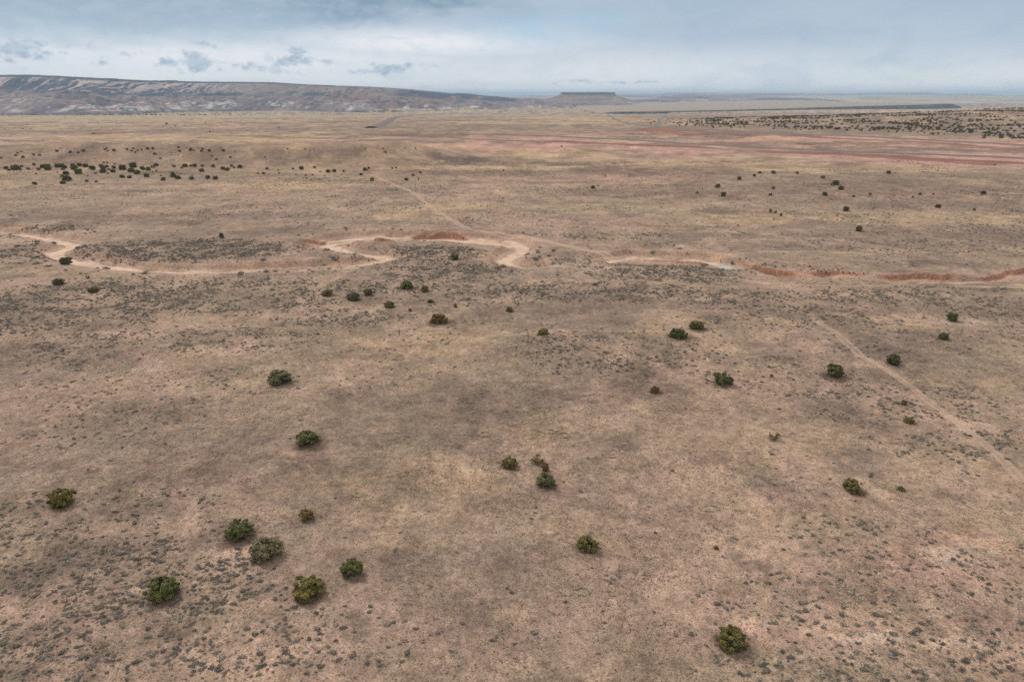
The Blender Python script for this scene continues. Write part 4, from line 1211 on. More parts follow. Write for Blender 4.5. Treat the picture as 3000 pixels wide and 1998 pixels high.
for _row in [
    (-64.03, 83.74, 3.27, 1.9, 'broad', 'yellow', 'yellow-green juniper leaning over dark scrub, alone on the flat at the left edge', None, True),
    (-35.91, 76.16, 3.46, 1.88, 'round', 'green', 'dense dark green dome-shaped juniper just above the grey ragged one', None, True),
    (-30.93, 71.92, 3.9, 2.12, 'ragged', 'grey', 'grey-green ragged wide juniper touching its rounder green neighbour', None, True),
    (-19.51, 68.72, 2.61, 1.45, 'upright', 'green', 'compact round green juniper on the right of the near cluster of five', None, True),
    (-23.65, 64.94, 3.36, 1.83, 'lobed', 'yellow', 'bright yellow-green lumpy juniper, lowest of the near cluster', None, True),
    (-40.5, 64.61, 3.35, 1.82, 'broad', 'green', 'large dark green juniper alone among thick sagebrush, lower left', None, True),
    (-28.06, 79.79, 1.81, 1.22, 'round', 'brown', 'small brownish olive juniper above the cluster of large green ones', None, True),
    (-34.16, 101.91, 3.45, 1.88, 'round', 'green', 'rounded green juniper alone on the dark grey scrub left of centre', None, True),
    (-47.32, 128.11, 4.55, 2.47, 'ragged', 'grey', 'grey-olive juniper with a pale bare strip of soil at its foot', None, True),
    (-0.43, 94.58, 2.5, 1.37, 'ragged', 'olive', 'olive juniper standing just left of the group of three small trees', None, True),
    (3.98, 96.1, 1.92, 1.08, 'sparse', 'brown', 'brownish thin-topped juniper, uppermost of the tight group of three', None, True),
    (5.24, 93.71, 1.15, 1.32, 'upright', 'brown', 'narrow dark juniper squeezed in the middle of the tight group of three', None, True),
    (5.05, 89.77, 2.66, 1.45, 'ragged', 'bluish', 'bluish green juniper, lowest of the tight group of three', None, True),
    (9.84, 73.96, 2.66, 1.44, 'round', 'olive', 'olive green juniper on open soil, lower centre, with brown needle duff beside it', None, True),
    (23.41, 57.66, 3.01, 1.64, 'broad', 'olive', 'largest juniper, dark olive, alone near the bottom edge right of centre', None, True),
    (26.46, 74.14, 0.61, 0.33, 'round', 'brown', 'tiny brown-green juniper seedling on bare soil right of the lower-centre olive juniper', None, True),
    (50.62, 88.22, 2.45, 1.6, 'ragged', 'yellow', 'yellow-green juniper beside a small purplish dead bush', None, True),
    (57.93, 88.12, 0.96, 0.52, 'round', 'yellow', 'small bright green juniper seedling right of the purplish dead bush', None, True),
    (44.77, 104.19, 1.81, 1.13, 'sparse', 'yellow', 'sparse spindly yellow-green young juniper on open straw-coloured grass', None, True),
    (43.07, 128.2, 3.71, 2.1, 'lobed', 'green', 'dense green juniper with a notched base, widest of those along the middle right', None, True),
    (67.26, 131.62, 3.19, 2.37, 'ragged', 'dark', 'dark ragged juniper among sagebrush just left of the dirt track', None, True),
    (82.96, 138.33, 2.81, 2.14, 'upright', 'dark', 'dark upright juniper on bare soil just right of the dirt track', None, True),
    (103.24, 153.98, 2.25, 1.52, 'ragged', 'dark', 'small dark juniper below the one ringed by pale soil', None, True),
    (114.02, 168.11, 2.58, 2.06, 'round', 'dark', 'dark round juniper ringed by a pale patch of bare soil', None, True),
    (46.2, 162.08, 3.24, 1.76, 'broad', 'olive', 'wide olive juniper, upper right of a pair at mid distance', None, True),
    (39.77, 154.27, 3.87, 2.11, 'broad', 'dark', 'wide dark juniper, lower left of a pair at mid distance', None, True),
    (28.21, 123.88, 1.74, 1.12, 'round', 'brown', 'small round brown-green juniper left of the dense notched one', None, True),
    (74.39, 117.98, 1.06, 0.83, 'round', 'olive', 'tiny upright juniper right of the dirt track, upper one of two', None, True),
    (71.19, 110.24, 1.74, 0.94, 'ragged', 'yellow', 'small yellow-green juniper right of the dirt track, lower one of two', None, True),
    (54.15, 131.56, 0.67, 0.43, 'round', 'yellow', 'tiny yellowish seedling between the dense notched juniper and the track-side one', None, True),
    (7.43, 154.16, 2.53, 1.38, 'ragged', 'yellow', 'olive juniper on the pale low rise at centre', None, True),
    (-18.92, 167.98, 3.95, 2.15, 'broad', 'brown', 'wide brownish juniper, largest of the scattered group below the wash', None, True),
    (-0.65, 177.27, 1.83, 1.25, 'ragged', 'yellow', 'small yellow-green juniper alone on sage flat right of the scattered group', None, True),
    (-15.6, 181.09, 1.06, 1.02, 'ragged', 'yellow', 'tiny pale green juniper at the right end of the scattered group below the wash', None, True),
    (-23.22, 185.8, 1.41, 0.79, 'round', 'green', 'tiny green juniper just above the wide brownish one', None, True),
    (-27.73, 177.25, 0.96, 0.75, 'round', 'brown', 'tiny brownish juniper left of the wide brownish one', None, True),
    (-33.97, 181.28, 2.77, 1.51, 'broad', 'olive', 'olive juniper in the middle of the scattered group below the wash', None, True),
    (-45.39, 187.69, 3.44, 1.95, 'round', 'grey', 'grey-green juniper at the left side of the scattered group, beside a smaller olive one', None, True),
    (-41.91, 192.31, 2.49, 1.83, 'round', 'olive', 'olive juniper just up and right of the grey-green one in the scattered group', None, True),
    (-31.84, 200.62, 3.57, 1.94, 'broad', 'green', 'wide green juniper, topmost of the scattered group below the wash', None, True),
    (-26.04, 196.4, 2.19, 1.66, 'round', 'brown', 'round brown juniper right of the topmost green one', None, True),
    (-53.92, 191.72, 2.74, 1.49, 'broad', 'olive', 'low olive juniper, leftmost of the scattered group below the wash', None, True),
    (-20.23, 237.76, 2.92, 1.76, 'round', 'dark', 'dark juniper alone inside the loop of the wash', None, True),
    (-153.8, 230.8, 3.65, 2.21, 'broad', 'dark', 'dark spreading juniper on the edge of the sandy wash at its bend', None, True),
    (-140.24, 204.78, 3.27, 1.78, 'broad', 'dark', 'dark wide juniper below the wash bend, left of a smaller one', None, True),
    (-135.58, 212.01, 1.22, 1.02, 'sparse', 'brown', 'tiny brown juniper between the two below the wash bend', None, True),
    (-124.53, 196.05, 2.62, 1.43, 'broad', 'olive', 'olive juniper with a pale soil patch at its left below the wash bend', None, True),
    (-118.17, 275.84, 1.91, 1.98, 'round', 'dark', 'small dark juniper alone on the grey flat above the sandy wash', None, True),
    (149.43, 293.09, 2.66, 2.48, 'upright', 'brown', 'round-topped dark juniper on a visible trunk above the red cut bank', None, True),
    (169.44, 348.36, 2.53, 2.51, 'upright', 'dark', 'dark round juniper on a pale grass streak beyond the cut bank', None, True),
    (129.77, 344.43, 1.62, 1.89, 'round', 'olive', 'dark juniper, tallest of a close row of three beyond the cut bank', 'small dark junipers scattered over the flat beyond the cut bank', False),
    (131.49, 342.11, 1.17, 1.41, 'round', 'green', 'middle and smallest juniper of a close row of three beyond the cut bank', 'small dark junipers scattered over the flat beyond the cut bank', False),
    (130.92, 333.22, 1.43, 1.51, 'round', 'dark', 'lowest juniper of a close row of three beyond the cut bank', 'small dark junipers scattered over the flat beyond the cut bank', False),
    (129.03, 435.92, 3.5, 2.47, 'round', 'green', 'broad dark juniper just above and left of a rounder green one on the right-hand flat', 'small dark junipers scattered over the flat beyond the cut bank', True),
    (121.71, 398.88, 3.22, 2.44, 'round', 'dark', 'round green juniper just below and right of a broad dark one on the right-hand flat', 'small dark junipers scattered over the flat beyond the cut bank', True),
    (155.2, 475.72, 2.61, 2.35, 'round', 'olive', 'upright dark juniper, leftmost in the upper row on the right-hand flat', 'small dark junipers scattered over the flat beyond the cut bank', False),
    (172.54, 496.93, 2.3, 2.01, 'round', 'olive', 'small dark juniper second along the upper row on the right-hand flat', 'small dark junipers scattered over the flat beyond the cut bank', False),
    (184.0, 519.73, 2.62, 1.83, 'round', 'dark', 'greyish small juniper third along the upper row on the right-hand flat', 'small dark junipers scattered over the flat beyond the cut bank', False),
    (193.53, 517.3, 3.26, 2.28, 'round', 'green', 'dark juniper, widest in the upper row on the right-hand flat', 'small dark junipers scattered over the flat beyond the cut bank', True),
    (210.81, 516.94, 2.61, 1.83, 'round', 'dark', 'dark juniper alone midway along the upper row on the right-hand flat', 'small dark junipers scattered over the flat beyond the cut bank', False),
    (216.22, 485.37, 2.66, 2.17, 'round', 'dark', 'dark juniper just above the double-crowned one on the right-hand flat', 'small dark junipers scattered over the flat beyond the cut bank', False),
    (208.33, 448.0, 4.35, 2.94, 'round', 'dark', 'widest dark juniper on the right-hand flat, with a tiny companion at its left', 'small dark junipers scattered over the flat beyond the cut bank', True),
    (205.47, 447.0, 1.13, 1.45, 'round', 'olive', 'tiny juniper touching the left side of the widest one on the right-hand flat', 'small dark junipers scattered over the flat beyond the cut bank', False),
    (202.11, 426.4, 3.25, 2.24, 'round', 'dark', 'greyish juniper just below the widest one on the right-hand flat', 'small dark junipers scattered over the flat beyond the cut bank', True),
    (182.13, 402.83, 3.08, 2.1, 'round', 'dark', 'spreading dark juniper below and left of the widest pair on the right-hand flat', 'small dark junipers scattered over the flat beyond the cut bank', True),
    (161.66, 429.46, 2.18, 1.71, 'round', 'dark', 'small dark juniper, upper of two aligned vertically on the right-hand flat', 'small dark junipers scattered over the flat beyond the cut bank', False),
    (149.9, 401.15, 2.04, 1.59, 'round', 'dark', 'small dark juniper, lower of two aligned vertically on the right-hand flat', 'small dark junipers scattered over the flat beyond the cut bank', False),
    (277.04, 514.75, 3.24, 2.28, 'round', 'dark', 'dark juniper alone on the yellow strip below the salmon flats', 'small dark junipers scattered over the flat beyond the cut bank', True),
    (197.52, 399.47, 1.53, 1.24, 'round', 'dark', 'tiny dark juniper on the grey flat beyond the red cut bank', 'small dark junipers scattered over the flat beyond the cut bank', False),
    (210.66, 406.97, 1.55, 1.27, 'round', 'green', 'tiny dark juniper on the grey flat beyond the red cut bank', 'small dark junipers scattered over the flat beyond the cut bank', False),
    (229.27, 395.22, 1.34, 1.05, 'round', 'dark', 'tiny dark juniper on the grey flat beyond the red cut bank', 'small dark junipers scattered over the flat beyond the cut bank', False),
    (238.99, 405.29, 1.89, 1.44, 'round', 'olive', 'tiny dark juniper on the grey flat beyond the red cut bank', 'small dark junipers scattered over the flat beyond the cut bank', False),
    (247.71, 406.85, 1.21, 1.1, 'round', 'green', 'tiny dark juniper on the grey flat beyond the red cut bank', 'small dark junipers scattered over the flat beyond the cut bank', False),
    (277.77, 407.76, 2.94, 1.97, 'round', 'dark', 'dark juniper standing alone at the far right of the grey flat', 'small dark junipers scattered over the flat beyond the cut bank', True),
    (222.5, 359.03, 2.61, 1.89, 'round', 'dark', 'grey-green juniper on the upper edge of the pale grass strip at right', 'small dark junipers scattered over the flat beyond the cut bank', True),
    (236.12, 350.74, 1.5, 1.08, 'round', 'dark', 'tiny juniper on the pale grass strip at far right', 'small dark junipers scattered over the flat beyond the cut bank', False),
    (109.83, 410.17, 1.39, 1.29, 'round', 'dark', 'tiny dark juniper on the grey flat beyond the red cut bank', 'small dark junipers scattered over the flat beyond the cut bank', False),
    (117.68, 428.58, 0.91, 0.76, 'round', 'green', 'tiny dark juniper on the grey flat beyond the red cut bank', 'small dark junipers scattered over the flat beyond the cut bank', False),
    (284.17, 518.73, 0.87, 0.7, 'round', 'dark', 'tiny dark juniper on the grey flat beyond the red cut bank', 'small dark junipers scattered over the flat beyond the cut bank', False),
    (50.84, 436.09, 2.4, 1.92, 'round', 'green', 'small dark juniper standing alone on the central plain beyond the wash', 'small dark junipers dotting the central plain', False),
    (55.2, 445.71, 0.94, 1.2, 'round', 'green', 'small dark juniper standing alone on the central plain beyond the wash', 'small dark junipers dotting the central plain', False),
    (66.8, 500.32, 1.05, 1.14, 'round', 'green', 'small dark juniper standing alone on the central plain beyond the wash', 'small dark junipers dotting the central plain', False),
    (-6.59, 540.65, 1.36, 1.48, 'round', 'dark', 'small dark juniper standing alone on the central plain beyond the wash', 'small dark junipers dotting the central plain', False),
    (55.62, 795.67, 1.98, 1.81, 'round', 'dark', 'small dark juniper standing alone on the central plain beyond the wash', 'small dark junipers dotting the central plain', False),
    (32.84, 416.44, 0.71, 0.55, 'round', 'olive', 'small dark juniper standing alone on the central plain beyond the wash', 'small dark junipers dotting the central plain', False),
    (-95.4, 475.92, 2.81, 2.33, 'round', 'dark', 'dark juniper near the upper end of the two-rut track', 'dark junipers near the upper end of the two-rut track', False),
    (-72.57, 479.29, 3.03, 1.85, 'round', 'olive', 'dark juniper near the upper end of the two-rut track', 'dark junipers near the upper end of the two-rut track', True),
    (-71.94, 507.45, 2.13, 1.57, 'round', 'olive', 'dark juniper near the upper end of the two-rut track', 'dark junipers near the upper end of the two-rut track', False),
    (-65.01, 484.4, 1.02, 1.3, 'round', 'olive', 'dark juniper near the upper end of the two-rut track', 'dark junipers near the upper end of the two-rut track', False),
    (-69.05, 525.72, 1.99, 1.64, 'round', 'dark', 'dark juniper near the upper end of the two-rut track', 'dark junipers near the upper end of the two-rut track', False),
    (-92.64, 559.35, 1.64, 1.52, 'round', 'green', 'dark juniper near the upper end of the two-rut track', 'dark junipers near the upper end of the two-rut track', False),
    (-95.29, 557.25, 1.63, 1.24, 'round', 'olive', 'dark juniper near the upper end of the two-rut track', 'dark junipers near the upper end of the two-rut track', False),
    (-114.12, 544.21, 3.88, 2.35, 'round', 'green', 'dark juniper near the upper end of the two-rut track', 'dark junipers near the upper end of the two-rut track', True),
    (-112.86, 552.7, 2.08, 2.27, 'round', 'dark', 'dark juniper near the upper end of the two-rut track', 'dark junipers near the upper end of the two-rut track', False),
    (-110.5, 511.55, 2.58, 1.56, 'round', 'dark', 'dark juniper near the upper end of the two-rut track', 'dark junipers near the upper end of the two-rut track', False),
    (-127.3, 530.14, 2.0, 1.92, 'round', 'green', 'dark juniper near the upper end of the two-rut track', 'dark junipers near the upper end of the two-rut track', False),
    (-110.39, 617.14, 1.8, 1.38, 'round', 'dark', 'dark juniper near the upper end of the two-rut track', 'dark junipers near the upper end of the two-rut track', False),
    (-129.28, 623.11, 1.56, 0.94, 'round', 'dark', 'tiny dark juniper on the crest of the low ridge', 'junipers dotted along the crest of the low ridge', False),
    (-114.45, 627.42, 1.57, 0.95, 'round', 'dark', 'tiny dark juniper on the crest of the low ridge', 'junipers dotted along the crest of the low ridge', False),
    (-96.54, 635.41, 1.33, 0.84, 'round', 'olive', 'tiny dark juniper on the crest of the low ridge', 'junipers dotted along the crest of the low ridge', False),
    (-87.05, 637.54, 1.6, 0.96, 'round', 'dark', 'tiny dark juniper on the crest of the low ridge', 'junipers dotted along the crest of the low ridge', False),
    (-418.34, 594.52, 2.32, 1.54, 'round', 'dark', 'small dark juniper on the upper face of the low ridge', 'junipers on the upper face of the low ridge', False),
    (-421.78, 602.23, 1.92, 1.28, 'round', 'dark', 'small dark juniper on the upper face of the low ridge', 'junipers on the upper face of the low ridge', False),
    (-421.74, 606.67, 1.51, 1.0, 'round', 'dark', 'small dark juniper on the upper face of the low ridge', 'junipers on the upper face of the low ridge', False),
    (-419.2, 605.62, 0.86, 0.57, 'round', 'dark', 'small dark juniper on the upper face of the low ridge', 'junipers on the upper face of the low ridge', False),
    (-408.72, 588.57, 2.72, 1.8, 'round', 'dark', 'small dark juniper on the upper face of the low ridge', 'junipers on the upper face of the low ridge', False),
    (-404.69, 596.69, 2.33, 1.54, 'round', 'dark', 'small dark juniper on the upper face of the low ridge', 'junipers on the upper face of the low ridge', False),
    (-398.59, 595.23, 2.32, 1.54, 'round', 'dark', 'small dark juniper on the upper face of the low ridge', 'junipers on the upper face of the low ridge', False),
    (-390.91, 606.84, 2.58, 1.71, 'round', 'dark', 'small dark juniper on the upper face of the low ridge', 'junipers on the upper face of the low ridge', False),
    (-386.76, 614.56, 1.31, 0.87, 'round', 'dark', 'small dark juniper on the upper face of the low ridge', 'junipers on the upper face of the low ridge', False),
    (-379.04, 613.98, 1.09, 0.72, 'round', 'dark', 'small dark juniper on the upper face of the low ridge', 'junipers on the upper face of the low ridge', False),
    (-376.68, 602.15, 2.56, 1.7, 'round', 'dark', 'small dark juniper on the upper face of the low ridge', 'junipers on the upper face of the low ridge', False),
    (-368.56, 599.83, 2.13, 1.41, 'round', 'dark', 'small dark juniper on the upper face of the low ridge', 'junipers on the upper face of the low ridge', False),
    (-366.0, 603.42, 2.78, 1.84, 'round', 'dark', 'small dark juniper on the upper face of the low ridge', 'junipers on the upper face of the low ridge', False),
    (-351.93, 610.78, 1.73, 1.15, 'round', 'dark', 'small dark juniper on the upper face of the low ridge', 'junipers on the upper face of the low ridge', False),
    (-351.99, 613.97, 1.96, 1.3, 'round', 'dark', 'small dark juniper on the upper face of the low ridge', 'junipers on the upper face of the low ridge', False),
    (-347.62, 607.43, 1.94, 1.28, 'round', 'dark', 'small dark juniper on the upper face of the low ridge', 'junipers on the upper face of the low ridge', False),
    (-342.97, 609.03, 2.59, 1.71, 'round', 'dark', 'small dark juniper on the upper face of the low ridge', 'junipers on the upper face of the low ridge', False),
    (-330.18, 606.49, 2.37, 1.56, 'round', 'dark', 'small dark juniper on the upper face of the low ridge', 'junipers on the upper face of the low ridge', False),
    (-325.35, 604.03, 1.93, 1.27, 'round', 'dark', 'small dark juniper on the upper face of the low ridge', 'junipers on the upper face of the low ridge', False),
    (-325.63, 608.31, 1.73, 1.14, 'round', 'dark', 'small dark juniper on the upper face of the low ridge', 'junipers on the upper face of the low ridge', False),
    (-321.49, 602.26, 1.5, 0.99, 'round', 'dark', 'small dark juniper on the upper face of the low ridge', 'junipers on the upper face of the low ridge', False),
    (-320.69, 605.22, 1.5, 0.99, 'round', 'dark', 'small dark juniper on the upper face of the low ridge', 'junipers on the upper face of the low ridge', False),
    (-317.82, 606.57, 1.51, 0.99, 'round', 'dark', 'small dark juniper on the upper face of the low ridge', 'junipers on the upper face of the low ridge', False),
    (-313.55, 608.48, 2.59, 1.71, 'round', 'dark', 'small dark juniper on the upper face of the low ridge', 'junipers on the upper face of the low ridge', False),
    (-309.19, 609.28, 2.38, 1.57, 'round', 'dark', 'small dark juniper on the upper face of the low ridge', 'junipers on the upper face of the low ridge', False),
    (-302.72, 597.77, 2.76, 1.82, 'round', 'dark', 'small dark juniper on the upper face of the low ridge', 'junipers on the upper face of the low ridge', False),
    (-292.47, 585.63, 1.87, 1.23, 'round', 'dark', 'small dark juniper on the upper face of the low ridge', 'junipers on the upper face of the low ridge', False),
    (-290.79, 617.15, 2.19, 1.44, 'round', 'dark', 'small dark juniper on the upper face of the low ridge', 'junipers on the upper face of the low ridge', False),
    (-285.24, 606.4, 2.58, 1.7, 'round', 'dark', 'small dark juniper on the upper face of the low ridge', 'junipers on the upper face of the low ridge', False),
    (-283.3, 616.09, 1.53, 1.01, 'round', 'dark', 'small dark juniper on the upper face of the low ridge', 'junipers on the upper face of the low ridge', False),
    (-278.79, 613.96, 2.18, 1.43, 'round', 'dark', 'small dark juniper on the upper face of the low ridge', 'junipers on the upper face of the low ridge', False),
    (-277.82, 610.0, 2.38, 1.57, 'round', 'dark', 'small dark juniper on the upper face of the low ridge', 'junipers on the upper face of the low ridge', False),
    (-274.82, 610.04, 1.73, 1.14, 'round', 'dark', 'small dark juniper on the upper face of the low ridge', 'junipers on the upper face of the low ridge', False),
    (-273.43, 616.02, 1.09, 0.72, 'round', 'dark', 'small dark juniper on the upper face of the low ridge', 'junipers on the upper face of the low ridge', False),
    (-268.03, 612.39, 2.17, 1.43, 'round', 'dark', 'small dark juniper on the upper face of the low ridge', 'junipers on the upper face of the low ridge', False),
    (-266.77, 606.89, 2.37, 1.56, 'round', 'dark', 'small dark juniper on the upper face of the low ridge', 'junipers on the upper face of the low ridge', False),
    (-259.93, 606.98, 2.8, 1.84, 'round', 'dark', 'small dark juniper on the upper face of the low ridge', 'junipers on the upper face of the low ridge', False),
    (-254.59, 617.55, 1.09, 0.72, 'round', 'dark', 'small dark juniper on the upper face of the low ridge', 'junipers on the upper face of the low ridge', False),
    (-248.94, 609.04, 2.81, 1.85, 'round', 'dark', 'small dark juniper on the upper face of the low ridge', 'junipers on the upper face of the low ridge', False),
    (-253.21, 594.19, 1.48, 0.97, 'round', 'dark', 'small dark juniper on the upper face of the low ridge', 'junipers on the upper face of the low ridge', False),
    (-245.75, 584.68, 2.08, 1.36, 'round', 'dark', 'small dark juniper on the upper face of the low ridge', 'junipers on the upper face of the low ridge', False),
    (-236.62, 591.93, 2.1, 1.38, 'round', 'dark', 'small dark juniper on the upper face of the low ridge', 'junipers on the upper face of the low ridge', False),
    (-238.53, 609.6, 0.87, 0.57, 'round', 'dark', 'small dark juniper on the upper face of the low ridge', 'junipers on the upper face of the low ridge', False),
    (-209.73, 598.74, 1.49, 0.97, 'round', 'dark', 'small dark juniper on the upper face of the low ridge', 'junipers on the upper face of the low ridge', False),
    (-197.58, 623.0, 1.77, 1.16, 'round', 'dark', 'small dark juniper on the upper face of the low ridge', 'junipers on the upper face of the low ridge', False),
    (-181.94, 621.85, 1.32, 0.87, 'round', 'dark', 'small dark juniper on the upper face of the low ridge', 'junipers on the upper face of the low ridge', False),
    (-174.33, 621.97, 1.1, 0.72, 'round', 'dark', 'small dark juniper on the upper face of the low ridge', 'junipers on the upper face of the low ridge', False),
    (-176.54, 618.07, 1.1, 0.72, 'round', 'dark', 'small dark juniper on the upper face of the low ridge', 'junipers on the upper face of the low ridge', False),
    (-427.4, 589.07, 2.09, 1.39, 'round', 'dark', 'small dark juniper on the upper face of the low ridge', 'junipers on the upper face of the low ridge', False),
    (-401.52, 551.12, 0.98, 0.65, 'round', 'green', 'dark juniper in the band of trees at the foot of the low ridge', 'junipers in the band at the foot of the low ridge', False),
    (-394.6, 546.38, 3.31, 2.18, 'round', 'dark', 'dark juniper in the band of trees at the foot of the low ridge', 'junipers in the band at the foot of the low ridge', True),
    (-385.6, 536.69, 2.49, 1.63, 'round', 'dark', 'dark juniper in the band of trees at the foot of the low ridge', 'junipers in the band at the foot of the low ridge', False),
    (-384.75, 542.34, 5.79, 3.81, 'round', 'olive', 'dark juniper in the band of trees at the foot of the low ridge', 'junipers in the band at the foot of the low ridge', True),
    (-381.32, 541.75, 3.47, 2.28, 'round', 'green', 'dark juniper in the band of trees at the foot of the low ridge', 'junipers in the band at the foot of the low ridge', True),
    (-388.78, 555.67, 2.57, 1.69, 'round', 'green', 'dark juniper in the band of trees at the foot of the low ridge', 'junipers in the band at the foot of the low ridge', False),
    (-375.12, 542.9, 2.71, 1.78, 'round', 'green', 'dark juniper in the band of trees at the foot of the low ridge', 'junipers in the band at the foot of the low ridge', False),
    (-383.38, 563.11, 2.8, 1.85, 'round', 'dark', 'dark juniper in the band of trees at the foot of the low ridge', 'junipers in the band at the foot of the low ridge', False),
    (-365.34, 540.3, 3.08, 2.02, 'round', 'dark', 'dark juniper in the band of trees at the foot of the low ridge', 'junipers in the band at the foot of the low ridge', False),
    (-351.07, 515.32, 1.65, 1.08, 'round', 'green', 'dark juniper in the band of trees at the foot of the low ridge', 'junipers in the band at the foot of the low ridge', False),
    (-368.65, 551.52, 4.51, 2.97, 'round', 'olive', 'dark juniper in the band of trees at the foot of the low ridge', 'junipers in the band at the foot of the low ridge', True),
    (-366.31, 554.16, 3.94, 2.59, 'round', 'green', 'dark juniper in the band of trees at the foot of the low ridge', 'junipers in the band at the foot of the low ridge', True),
    (-357.74, 540.11, 4.62, 3.03, 'round', 'dark', 'dark juniper in the band of trees at the foot of the low ridge', 'junipers in the band at the foot of the low ridge', True),
    (-359.12, 554.56, 4.34, 2.85, 'round', 'dark', 'dark juniper in the band of trees at the foot of the low ridge', 'junipers in the band at the foot of the low ridge', True),
    (-356.5, 555.91, 3.96, 2.6, 'round', 'olive', 'dark juniper in the band of trees at the foot of the low ridge', 'junipers in the band at the foot of the low ridge', True),
    (-351.18, 550.85, 3.33, 2.19, 'round', 'dark', 'dark juniper in the band of trees at the foot of the low ridge', 'junipers in the band at the foot of the low ridge', True),
    (-347.49, 541.96, 2.9, 1.9, 'round', 'dark', 'dark juniper in the band of trees at the foot of the low ridge', 'junipers in the band at the foot of the low ridge', False),
    (-341.85, 525.99, 1.13, 0.74, 'round', 'green', 'dark juniper in the band of trees at the foot of the low ridge', 'junipers in the band at the foot of the low ridge', False),
    (-327.07, 512.56, 4.02, 2.62, 'round', 'dark', 'dark juniper in the band of trees at the foot of the low ridge', 'junipers in the band at the foot of the low ridge', True),
    (-322.75, 500.88, 2.68, 1.75, 'round', 'olive', 'dark juniper in the band of trees at the foot of the low ridge', 'junipers in the band at the foot of the low ridge', False),
    (-340.34, 544.44, 4.85, 3.18, 'round', 'dark', 'dark juniper in the band of trees at the foot of the low ridge', 'junipers in the band at the foot of the low ridge', True),
    (-349.87, 558.32, 3.38, 2.22, 'round', 'dark', 'dark juniper in the band of trees at the foot of the low ridge', 'junipers in the band at the foot of the low ridge', True),
    (-344.72, 559.4, 3.58, 2.35, 'round', 'green', 'dark juniper in the band of trees at the foot of the low ridge', 'junipers in the band at the foot of the low ridge', True),
    (-338.07, 556.4, 3.96, 2.6, 'round', 'dark', 'dark juniper in the band of trees at the foot of the low ridge', 'junipers in the band at the foot of the low ridge', True),
    (-321.0, 518.1, 5.73, 3.74, 'round', 'dark', 'dark juniper in the band of trees at the foot of the low ridge', 'junipers in the band at the foot of the low ridge', True),
    (-306.9, 504.92, 1.26, 0.82, 'round', 'dark', 'dark juniper in the band of trees at the foot of the low ridge', 'junipers in the band at the foot of the low ridge', False),
    (-286.89, 469.85, 2.52, 1.63, 'round', 'dark', 'dark juniper in the band of trees at the foot of the low ridge', 'junipers in the band at the foot of the low ridge', False),
    (-304.51, 477.15, 5.63, 3.65, 'round', 'dark', 'dark juniper in the band of trees at the foot of the low ridge', 'junipers in the band at the foot of the low ridge', True),
    (-296.68, 459.56, 3.29, 2.12, 'round', 'olive', 'dark juniper in the band of trees at the foot of the low ridge', 'junipers in the band at the foot of the low ridge', True),
    (-313.28, 456.54, 2.95, 1.9, 'round', 'olive', 'dark juniper in the band of trees at the foot of the low ridge', 'junipers in the band at the foot of the low ridge', True),
    (-324.6, 542.17, 4.83, 3.16, 'round', 'dark', 'dark juniper in the band of trees at the foot of the low ridge', 'junipers in the band at the foot of the low ridge', True),
    (-278.94, 467.11, 2.01, 1.29, 'round', 'dark', 'dark juniper in the band of trees at the foot of the low ridge', 'junipers in the band at the foot of the low ridge', False),
    (-308.5, 517.82, 1.85, 1.2, 'round', 'green', 'dark juniper in the band of trees at the foot of the low ridge', 'junipers in the band at the foot of the low ridge', False),
    (-331.96, 571.26, 1.83, 1.2, 'round', 'green', 'dark juniper in the band of trees at the foot of the low ridge', 'junipers in the band at the foot of the low ridge', False),
    (-328.35, 570.28, 1.82, 1.2, 'round', 'dark', 'dark juniper in the band of trees at the foot of the low ridge', 'junipers in the band at the foot of the low ridge', False),
    (-324.28, 553.79, 3.55, 2.33, 'round', 'dark', 'dark juniper in the band of trees at the foot of the low ridge', 'junipers in the band at the foot of the low ridge', True),
    (-320.2, 553.85, 2.96, 1.94, 'round', 'dark', 'dark juniper in the band of trees at the foot of the low ridge', 'junipers in the band at the foot of the low ridge', False),
    (-307.52, 525.65, 4.31, 2.81, 'round', 'dark', 'dark juniper in the band of trees at the foot of the low ridge', 'junipers in the band at the foot of the low ridge', True),
    (-316.96, 543.57, 3.87, 2.53, 'round', 'green', 'dark juniper in the band of trees at the foot of the low ridge', 'junipers in the band at the foot of the low ridge', True),
    (-312.34, 542.29, 2.32, 1.52, 'round', 'olive', 'dark juniper in the band of trees at the foot of the low ridge', 'junipers in the band at the foot of the low ridge', False),
    (-299.48, 518.0, 1.66, 1.08, 'round', 'olive', 'dark juniper in the band of trees at the foot of the low ridge', 'junipers in the band at the foot of the low ridge', False),
    (-312.08, 549.53, 3.33, 2.18, 'round', 'dark', 'dark juniper in the band of trees at the foot of the low ridge', 'junipers in the band at the foot of the low ridge', True),
    (-300.68, 527.08, 3.57, 2.33, 'round', 'olive', 'dark juniper in the band of trees at the foot of the low ridge', 'junipers in the band at the foot of the low ridge', True),
    (-319.54, 564.79, 1.61, 1.05, 'round', 'green', 'dark juniper in the band of trees at the foot of the low ridge', 'junipers in the band at the foot of the low ridge', False),
    (-301.6, 543.19, 5.8, 3.79, 'round', 'dark', 'dark juniper in the band of trees at the foot of the low ridge', 'junipers in the band at the foot of the low ridge', True),
    (-276.19, 494.55, 3.53, 2.29, 'round', 'green', 'dark juniper in the band of trees at the foot of the low ridge', 'junipers in the band at the foot of the low ridge', True),
    (-269.79, 491.79, 2.99, 1.93, 'round', 'dark', 'dark juniper in the band of trees at the foot of the low ridge', 'junipers in the band at the foot of the low ridge', True),
    (-299.87, 555.68, 5.93, 3.88, 'round', 'dark', 'dark juniper in the band of trees at the foot of the low ridge', 'junipers in the band at the foot of the low ridge', True),
    (-287.78, 529.16, 4.72, 3.07, 'round', 'green', 'dark juniper in the band of trees at the foot of the low ridge', 'junipers in the band at the foot of the low ridge', True),
